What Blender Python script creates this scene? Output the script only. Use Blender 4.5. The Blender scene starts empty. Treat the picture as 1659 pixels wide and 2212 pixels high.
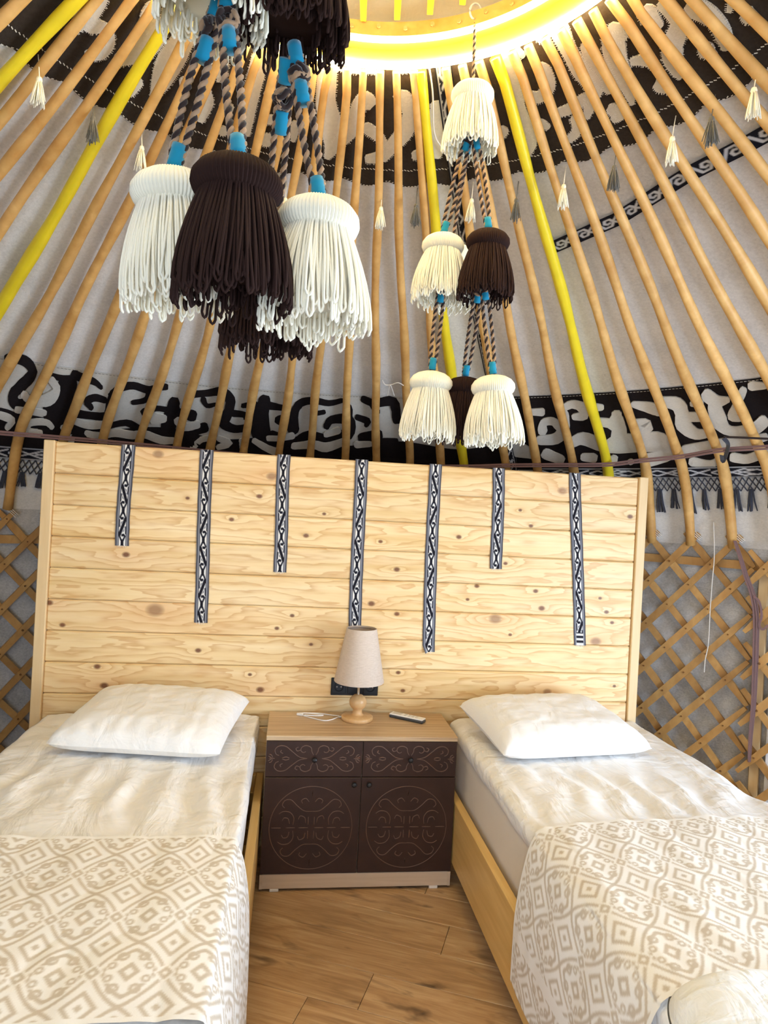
import bpy, math, random
import numpy as np
from mathutils import Vector, Matrix, noise, geometry

S = bpy.context.scene
COL = S.collection
PI = math.pi
random.seed(7)
rng = np.random.default_rng(7)

# ------------------------------------------------------------------ camera
cam_d = bpy.data.cameras.new('camera')
cam_d.sensor_fit = 'VERTICAL'
cam_d.sensor_height = 36.0
cam_d.lens = 1457.95 / 2212 * 36.0
cam_d.clip_start = 0.05
cam = bpy.data.objects.new('camera', cam_d)
COL.objects.link(cam)
cam_right = Vector((0.98978, -0.13232, 0.05303))
cam_up = Vector((-0.05244, 0.00796, 0.99859))
cam_fwd = Vector((0.13251, 0.99118, -0.0009))
cam_right = (cam_right - cam_fwd * cam_right.dot(cam_fwd)).normalized()
cam_fwd.normalize()
cam_up = cam_right.cross(cam_fwd).normalized()
m = Matrix((cam_right, cam_up, -cam_fwd)).transposed().to_4x4()
m.translation = Vector((-0.2309, -3.0571, 1.5425))
cam.matrix_world = m
S.camera = cam

# ------------------------------------------------------------------ world, daylight and added fill
CX, CY = -0.1413, -1.7342           # centre of the yurt
w = bpy.data.worlds.new('world'); S.world = w; w.use_nodes = True
bg = w.node_tree.nodes['Background']
bg.inputs[0].default_value = (0.80, 0.90, 1.0, 1); bg.inputs[1].default_value = 1.0

def polar(th, r, z):
    t = math.radians(th)
    return Vector((CX + r * math.sin(t), CY + r * math.cos(t), z))

DOOR0, DOOR1 = 84.0, 122.0          # the doorway, right of the camera
DAY = 122.0
REAR = 44.0
LED = 64.0
ld = bpy.data.lights.new('doorway_daylight', 'AREA')
ld.shape = 'RECTANGLE'; ld.size = 1.7; ld.size_y = 1.6
ld.energy = DAY; ld.color = (0.66, 0.81, 1.0)
lo = bpy.data.objects.new('doorway_daylight', ld); COL.objects.link(lo)
lo.location = polar(103, 2.86, 1.02)
lo.rotation_euler = (polar(-40, 1.1, 0.75) - lo.location).to_track_quat('-Z', 'Y').to_euler()

BACK0, BACK1 = 172.0, 206.0         # unseen opening added behind the camera to let the fill in
lb_ = bpy.data.lights.new('added_rear_fill', 'AREA')  # added fill lamp to brighten the roof, not a known source
lb_.shape = 'RECTANGLE'; lb_.size = 1.5; lb_.size_y = 1.6
lb_.energy = REAR; lb_.color = (0.70, 0.83, 1.0)
lbo = bpy.data.objects.new('added_rear_fill', lb_); COL.objects.link(lbo)
lbo.location = polar(189, 2.86, 1.02)
lbo.rotation_euler = (polar(9, 1.0, 1.15) - lbo.location).to_track_quat('-Z', 'Y').to_euler()

S.view_settings.view_transform = 'Standard'
S.view_settings.look = 'None'
S.view_settings.gamma = 1.0
S.view_settings.use_curve_mapping = False
S.view_settings.exposure = 0.27
try:
    S.cycles.use_denoising = True
    S.cycles.sample_clamp_indirect = 6.0
    S.cycles.max_bounces = 6
    S.cycles.diffuse_bounces = 5
    S.cycles.glossy_bounces = 2
    S.cycles.caustics_reflective = False
    S.cycles.caustics_refractive = False
    S.cycles.use_adaptive_sampling = True
    S.cycles.adaptive_threshold = 0.07
except Exception:
    pass

# ------------------------------------------------------------------ materials
def srgb(r, g, b):
    f = lambda c: (c / 255 / 12.92) if c <= 10.3 else ((c / 255 + 0.055) / 1.055) ** 2.4
    return (f(r), f(g), f(b), 1.0)

class NT:
    def __init__(s, name):
        s.m = bpy.data.materials.new(name); s.m.use_nodes = True
        s.t = s.m.node_tree; s.b = s.t.nodes['Principled BSDF']
        s.b.inputs['Roughness'].default_value = 0.75
        s.b.inputs['Specular IOR Level'].default_value = 0.25
    def n(s, typ, **k):
        nd = s.t.nodes.new(typ)
        for a, v in k.items():
            setattr(nd, a, v)
        return nd
    def set(s, sock, v):
        if hasattr(v, 'is_output'):
            s.t.links.new(v, sock)
        else:
            sock.default_value = v
    def math(s, op, a, b=0.0, c=0.0, clamp=False):
        nd = s.n('ShaderNodeMath', operation=op, use_clamp=clamp)
        s.set(nd.inputs[0], a); s.set(nd.inputs[1], b); s.set(nd.inputs[2], c)
        return nd.outputs[0]
    def vmath(s, op, a, b=(0, 0, 0)):
        nd = s.n('ShaderNodeVectorMath', operation=op)
        s.set(nd.inputs[0], a); s.set(nd.inputs[1], b)
        return nd.outputs[1] if op in ('LENGTH', 'DOT_PRODUCT', 'DISTANCE') else nd.outputs[0]
    def obj(s):
        return s.n('ShaderNodeTexCoord').outputs['Object']
    def gen(s):
        return s.n('ShaderNodeNewGeometry').outputs['Position']
    def rnd(s):
        return s.n('ShaderNodeObjectInfo').outputs['Random']
    def noise(s, vec, scale, detail=3.0, rough=0.55, dist=0.0):
        nd = s.n('ShaderNodeTexNoise')
        s.set(nd.inputs['Vector'], vec); nd.inputs['Scale'].default_value = scale
        nd.inputs['Detail'].default_value = detail; nd.inputs['Roughness'].default_value = rough
        nd.inputs['Distortion'].default_value = dist
        return nd.outputs[0]
    def ramp(s, fac, stops):
        nd = s.n('ShaderNodeValToRGB'); s.set(nd.inputs[0], fac)
        e = nd.color_ramp.elements
        while len(e) < len(stops):
            e.new(0.5)
        for el, (p, c) in zip(e, stops):
            el.position = p; el.color = c
        return nd.outputs[0]
    def mix(s, fac, a, b, blend='MIX'):
        nd = s.n('ShaderNodeMix', data_type='RGBA', blend_type=blend)
        s.set(nd.inputs[0], fac); s.set(nd.inputs[6], a); s.set(nd.inputs[7], b)
        return nd.outputs[2]
    def bump(s, h, strength=0.3, dist=0.01):
        nd = s.n('ShaderNodeBump'); nd.inputs['Strength'].default_value = strength
        nd.inputs['Distance'].default_value = dist
        s.set(nd.inputs['Height'], h); s.set(s.b.inputs['Normal'], nd.outputs[0])
    def color(s, c):
        s.set(s.b.inputs['Base Color'], c); return s.m
    def rough(s, v, spec=None):
        s.b.inputs['Roughness'].default_value = v
        if spec is not None:
            s.b.inputs['Specular IOR Level'].default_value = spec
        return s

def plain(name, c, rough=0.7, spec=0.25, nscale=0, namp=0.12, bump=0.0):
    a = NT(name); a.rough(rough, spec)
    if nscale:
        f = a.noise(a.obj(), nscale, 4)
        lo = tuple(x * (1 - namp) for x in c[:3]) + (1,); hi = tuple(min(1, x * (1 + namp)) for x in c[:3]) + (1,)
        a.color(a.ramp(f, [(0.3, lo), (0.7, hi)]))
        if bump:
            a.bump(f, bump, 0.004)
    else:
        a.color(c)
    return a.m

def wood(name, c_dark, c_light, axis_scale, freq=1.0, rough=0.5, spec=0.3, rings=40.0, var=0.12, use_world=False):
    """streaky timber; axis_scale squeezes the long axis"""
    a = NT(name); a.rough(rough, spec)
    v = a.gen() if use_world else a.obj()
    r = a.rnd()
    off = a.n('ShaderNodeCombineXYZ')
    a.set(off.inputs[0], a.math('MULTIPLY', r, 17.0)); a.set(off.inputs[1], a.math('MULTIPLY', r, 9.0)); a.set(off.inputs[2], a.math('MULTIPLY', r, 31.0))
    v = a.vmath('ADD', v, off.outputs[0])
    v = a.vmath('MULTIPLY', v, axis_scale)
    n1 = a.noise(v, 6.0 * freq, 4, 0.6, 0.6)
    n2 = a.noise(v, rings * freq, 3, 0.5, 0.2)
    g = a.math('ADD', a.math('MULTIPLY', n1, 0.65), a.math('MULTIPLY', n2, 0.35))
    c = a.ramp(g, [(0.30, c_dark), (0.55, tuple((x + y) / 2 for x, y in zip(c_dark, c_light))), (0.72, c_light)])
    k = a.math('ADD', a.math('MULTIPLY', r, var), 1.0 - var * 0.6)
    c = a.mix(1.0, c, a.n('ShaderNodeCombineColor').outputs[0], 'MULTIPLY') if False else c
    hsv = a.n('ShaderNodeHueSaturation'); a.set(hsv.inputs['Color'], c); a.set(hsv.inputs['Value'], k)
    a.bump(g, 0.12, 0.003)
    return a.color(hsv.outputs[0])

M = {}
M['pole'] = wood('pole_wood', srgb(186, 136, 72), srgb(233, 190, 122), (1.0, 1.0, 1.0), 1.0, 0.5, 0.35, 22)
M['lattice'] = wood('lattice_wood', srgb(158, 112, 60), srgb(208, 166, 104), (1, 1, 0.6), 1.0, 0.45, 0.35, 26, 0.2)
M['post'] = wood('post_wood', srgb(214, 182, 134), srgb(236, 210, 166), (1, 1, 0.1), 1.2, 0.5, 0.3)
M['bedwood'] = wood('bed_pine', srgb(206, 164, 96), srgb(234, 198, 130), (1, 0.08, 1), 1.3, 0.4, 0.35)
M['lampwood'] = wood('lamp_wood', srgb(206, 160, 104), srgb(234, 196, 146), (1, 1, 0.2), 2.0, 0.35, 0.4)
M['nstop'] = wood('laminate_top', srgb(164, 128, 92), srgb(232, 206, 168), (0.03, 1, 1), 7.0, 0.35, 0.4, 30)
M['nsbody'] = wood('laminate_body', srgb(176, 152, 128), srgb(202, 180, 156), (0.06, 1, 1), 2.4, 0.4, 0.4, 30)
M['slat'] = wood('crown_wood', srgb(206, 150, 70), srgb(236, 190, 110), (1, 1, 1), 1.0, 0.45, 0.35)

def yellow(name, c):
    a = NT(name); a.rough(0.38, 0.4)
    f = a.noise(a.obj(), 9, 3)
    a.bump(a.noise(a.obj(), 30, 3), 0.15, 0.003)
    return a.color(a.ramp(f, [(0.3, tuple(x * 0.86 for x in c[:3]) + (1,)), (0.7, c)]))
M['yellow'] = yellow('yellow_paint', srgb(232, 208, 40))
M['crownyellow'] = yellow('crown_yellow_paint', srgb(244, 206, 44))

def felt(name, c, namp=0.10):
    a = NT(name); a.rough(0.95, 0.05)
    p = a.gen()
    f1 = a.noise(p, 5.0, 5, 0.6)
    f2 = a.noise(a.vmath('MULTIPLY', p, (1.0, 1.0, 1.6)), 90.0, 4, 0.7)
    f = a.math('ADD', a.math('MULTIPLY', f1, 0.5), a.math('MULTIPLY', f2, 0.5))
    lo = tuple(x * (1 - namp * 1.6) for x in c[:3]) + (1,); hi = tuple(min(1, x * (1 + namp)) for x in c[:3]) + (1,)
    col = a.ramp(f, [(0.36, lo), (0.62, hi)])
    # sparse dark hairs and specks
    sp = a.noise(p, 38.0, 2, 0.6)
    k = a.math('GREATER_THAN', sp, 0.765)
    col = a.mix(a.math('MULTIPLY', k, 0.35), col, tuple(x * 0.35 for x in c[:3]) + (1,))
    a.bump(f2, 0.35, 0.006)
    return a.color(col)
M['felt'] = felt('grey_felt', srgb(214, 211, 208))
M['feltwall'] = felt('shaded_wall_felt', srgb(188, 185, 182), 0.2)  # darker copy of the roof felt: shading on the wall put into the colour
M['feltdark'] = felt('charcoal_felt', srgb(62, 54, 48), 0.14)
M['feltblack'] = felt('black_felt', srgb(34, 29, 30), 0.14)
M['feltwhite'] = felt('white_felt', srgb(226, 218, 202), 0.06)
M['feltlower'] = felt('pale_felt', srgb(206, 201, 192), 0.06)
M['thread'] = plain('white_thread', srgb(236, 230, 218), 0.9, 0.1)

def yarn(name, c, sheen=True):
    a = NT(name); a.rough(0.85, 0.15)
    a.color(c)
    if sheen:
        a.b.inputs['Sheen Weight'].default_value = 0.25
        a.b.inputs['Sheen Roughness'].default_value = 0.5
    return a.m
M['cream'] = yarn('cream_yarn', srgb(240, 234, 214))
M['brown'] = yarn('dark_brown_yarn', srgb(44, 27, 23), False)
M['greyyarn'] = yarn('grey_yarn', srgb(98, 96, 92))
M['teal'] = yarn('teal_wrap', srgb(20, 128, 162))
M['cordtan'] = yarn('tan_cord', srgb(158, 128, 100))
M['corddark'] = yarn('dark_cord', srgb(44, 32, 30))
M['purplecord'] = yarn('dusty_purple_cord', srgb(128, 100, 100))
M['whitecord'] = yarn('white_string', srgb(214, 208, 200))
M['navy'] = yarn('navy_fringe', srgb(52, 54, 66))

def attr_mat(name, stops, rough=0.9, bump=0.25):
    a = NT(name); a.rough(rough, 0.1)
    at = a.n('ShaderNodeAttribute'); at.attribute_name = 'pat'
    wv = a.noise(a.obj(), 420, 2)
    r = a.n('ShaderNodeValToRGB'); a.set(r.inputs[0], at.outputs['Fac']); r.color_ramp.interpolation = 'LINEAR'
    e = r.color_ramp.elements
    while len(e) < len(stops):
        e.new(0.5)
    for el, (p, c) in zip(e, stops):
        el.position = p; el.color = c
    a.bump(wv, bump, 0.002)
    return a.color(r.outputs[0])
M['ribbon'] = attr_mat('woven_ribbon', [(0.0, srgb(30, 29, 36)), (0.45, srgb(88, 88, 96)), (0.6, srgb(140, 142, 152)), (1.0, srgb(226, 222, 214))])
M['bandweave'] = attr_mat('woven_band', [(0.0, srgb(28, 28, 36)), (1.0, srgb(196, 196, 200))])
M['runner'] = attr_mat('runner_print', [(0.0, srgb(243, 241, 238)), (1.0, srgb(204, 193, 178))], 0.8, 0.15)

def cloth(name, c, rough=0.62, sc=14.0, bs=0.35):
    a = NT(name); a.rough(rough, 0.25)
    p = a.obj()
    w1 = a.noise(a.vmath('MULTIPLY', p, (1.0, 0.35, 1.0)), sc, 4, 0.55, 0.8)
    w2 = a.noise(a.vmath('MULTIPLY', p, (0.4, 1.0, 1.0)), sc * 1.7, 3, 0.5, 0.6)
    h = a.math('ADD', w1, a.math('MULTIPLY', w2, 0.6))
    a.bump(h, bs, 0.02)
    a.b.inputs['Sheen Weight'].default_value = 0.15
    return a.color(c)
M['sheet'] = cloth('satin_white_cotton', srgb(240, 238, 236), 0.42, 9.0, 0.85)
M['pillow'] = cloth('pillowcase_cotton', srgb(241, 240, 239), 0.6, 12.0, 0.35)
M['mattress'] = cloth('mattress_cover', srgb(226, 216, 202), 0.7, 5.0, 0.2)
M['towel'] = cloth('white_blanket', srgb(238, 241, 245), 0.85, 18.0, 0.5)

a = NT('carved_dark_brown'); a.rough(0.42, 0.4)
a.color(a.ramp(a.noise(a.obj(), 14, 4), [(0.3, srgb(46, 27, 21)), (0.7, srgb(57, 35, 27))])); M['dark'] = a.m
M['carve'] = plain('carving_highlight_wear', srgb(98, 72, 60), 0.45, 0.5)  # lighter than the fronts: highlight and wear on the carving put into the colour
M['knob'] = plain('black_metal', srgb(26, 25, 27), 0.35, 0.5)
M['blackplastic'] = plain('black_plastic', srgb(22, 24, 28), 0.4, 0.4)
M['blackdeep'] = plain('black_recess', srgb(8, 8, 10), 0.5, 0.3)
M['whiteplastic'] = plain('white_plastic', srgb(240, 238, 236), 0.35, 0.4)
M['greyplastic'] = plain('grey_plastic', srgb(70, 72, 76), 0.45, 0.4)
M['whitepaint'] = plain('white_paint', srgb(232, 232, 236), 0.5, 0.3)
M['pad'] = plain('felt_pad', srgb(214, 206, 196), 0.8, 0.1)
a = NT('lampshade_linen'); a.rough(0.85, 0.1)
a.bump(a.noise(a.vmath('MULTIPLY', a.obj(), (1, 1, 4)), 180, 2), 0.2, 0.002)
a.color(a.ramp(a.noise(a.vmath('MULTIPLY', a.obj(), (1, 1, 6)), 60, 3), [(0.3, srgb(194, 177, 162)), (0.7, srgb(208, 192, 178))])); M['shade'] = a.m
a = NT('brushed_metal'); a.rough(0.25, 0.5); a.b.inputs['Metallic'].default_value = 1.0; a.color(srgb(214, 208, 200)); M['metal'] = a.m
a = NT('crown_cloth'); a.rough(0.9, 0.1)
a.bump(a.noise(a.gen(), 12, 4), 0.4, 0.02)
a.color(a.ramp(a.noise(a.gen(), 6, 3), [(0.3, srgb(226, 214, 176)), (0.7, srgb(242, 232, 200))])); M['crowncloth'] = a.m

def emis(name, c, st):
    mm = bpy.data.materials.new(name); mm.use_nodes = True
    b = mm.node_tree.nodes['Principled BSDF']
    b.inputs['Base Color'].default_value = c
    b.inputs['Emission Color'].default_value = c; b.inputs['Emission Strength'].default_value = st
    return mm
M['led'] = emis('led_strip_light', (1.0, 0.86, 0.50, 1), LED)

# laminate floor
a = NT('oak_laminate'); a.rough(0.34, 0.4)
v = a.obj(); r = a.rnd()
off = a.n('ShaderNodeCombineXYZ')
for i, k in enumerate((13.0, 7.0, 3.0)):
    a.set(off.inputs[i], a.math('MULTIPLY', r, k))
v2 = a.vmath('ADD', v, off.outputs[0])
g1 = a.noise(a.vmath('MULTIPLY', v2, (1.2, 9.0, 1.0)), 2.2, 5, 0.62, 1.2)
g2 = a.noise(a.vmath('MULTIPLY', v2, (2.0, 60.0, 1.0)), 2.0, 3, 0.6, 0.3)
g = a.math('ADD', a.math('MULTIPLY', g1, 0.72), a.math('MULTIPLY', g2, 0.28))
c = a.ramp(g, [(0.30, srgb(146, 114, 80)), (0.48, srgb(186, 149, 108)), (0.68, srgb(213, 180, 138))])
kn = a.noise(a.vmath('MULTIPLY', v2, (3.0, 9.0, 1.0)), 1.6, 3, 0.55, 0.4)
kf = a.math('MULTIPLY', a.math('SUBTRACT', kn, 0.585, clamp=True), 5.5, clamp=True)
c = a.mix(kf, c, srgb(88, 66, 50))
hs = a.n('ShaderNodeHueSaturation'); a.set(hs.inputs['Color'], c); a.set(hs.inputs['Value'], a.math('ADD', 0.93, a.math('MULTIPLY', r, 0.14)))
a.color(hs.outputs[0]); a.bump(g2, 0.06, 0.002); M['floor'] = a.m
M['gap'] = plain('joint_dark', srgb(70, 48, 30), 0.9, 0.1)
M['earth'] = plain('ground_earth', srgb(120, 108, 88), 0.95, 0.05, 4, 0.2)

def pine(knots):
    """headboard pine: grain lines that swirl round the knots; knots sit where the boards have them"""
    a = NT('knotty_pine'); a.rough(0.42, 0.35)
    p = a.gen()
    sep = a.n('ShaderNodeSeparateXYZ'); a.set(sep.inputs[0], p)
    x, z = sep.outputs[0], sep.outputs[2]
    r = a.rnd()
    n = a.noise(a.vmath('MULTIPLY', p, (0.9, 1, 5.0)), 2.4, 3, 0.5)
    n2 = a.noise(a.vmath('MULTIPLY', p, (3.0, 1, 40.0)), 3.0, 3, 0.6)
    h = a.math('ADD', a.math('MULTIPLY', z, 20.0), a.math('MULTIPLY', n, 6.5))
    h = a.math('ADD', h, a.math('MULTIPLY', r, 9.0))
    core = None; pink = None
    for (kx, kz, kr) in knots:
        dx = a.math('SUBTRACT', x, kx); dz = a.math('SUBTRACT', z, kz)
        rx = 0.0075 * kr + 0.003; rz = rx * 0.72
        ex = a.math('MULTIPLY', dx, 1 / (rx * 5.5)); ez = a.math('MULTIPLY', dz, 1 / (rz * 3.2))
        q = a.math('MULTIPLY_ADD', ez, ez, a.math('MULTIPLY', ex, ex))
        h = a.math('ADD', h, a.math('DIVIDE', 1.0 + 0.5 * kr, a.math('MULTIPLY_ADD', q, 2.2, 1.0)))
        cx = a.math('MULTIPLY', dx, 1 / rx); cz = a.math('MULTIPLY', dz, 1 / rz)
        d2 = a.math('MULTIPLY_ADD', cz, cz, a.math('MULTIPLY', cx, cx))
        f = a.math('SUBTRACT', 1.25, d2, clamp=True)
        f = a.math('MULTIPLY', f, 0.95 if kr < 2.5 else 0.62)
        core = f if core is None else a.math('MAXIMUM', core, f)
        if kr >= 2.0:
            g = a.math('DIVIDE', 0.55, a.math('MULTIPLY_ADD', q, 1.5, 1.0))
            pink = g if pink is None else a.math('MAXIMUM', pink, g)
    s1 = a.math('FRACT', h)
    band = a.math('POWER', s1, 3.0)
    band = a.math('MULTIPLY', band, a.math('SUBTRACT', 1.0, a.math('POWER', s1, 30.0)))
    streak = a.noise(a.vmath('MULTIPLY', p, (0.5, 1, 10.0)), 2.0, 4, 0.6)
    base = a.ramp(streak, [(0.32, srgb(220, 186, 128)), (0.5, srgb(233, 205, 154)), (0.72, srgb(239, 217, 174))])
    amt = a.math('MULTIPLY', band, a.math('MULTIPLY_ADD', n2, 0.9, 0.20))
    c = a.mix(amt, base, srgb(188, 126, 60))
    c = a.mix(a.math('MULTIPLY', a.math('MULTIPLY', n2, n2), 0.28), c, srgb(208, 164, 98))
    if pink is not None:
        c = a.mix(a.math('MULTIPLY', pink, 0.55), c, srgb(216, 156, 108))
    if core is not None:
        c = a.mix(core, c, srgb(112, 68, 40))
    hs = a.n('ShaderNodeHueSaturation'); a.set(hs.inputs['Color'], c); a.set(hs.inputs['Value'], a.math('ADD', 0.96, a.math('MULTIPLY', r, 0.07)))
    a.bump(s1, 0.05, 0.002)
    return a.color(hs.outputs[0])

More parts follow.
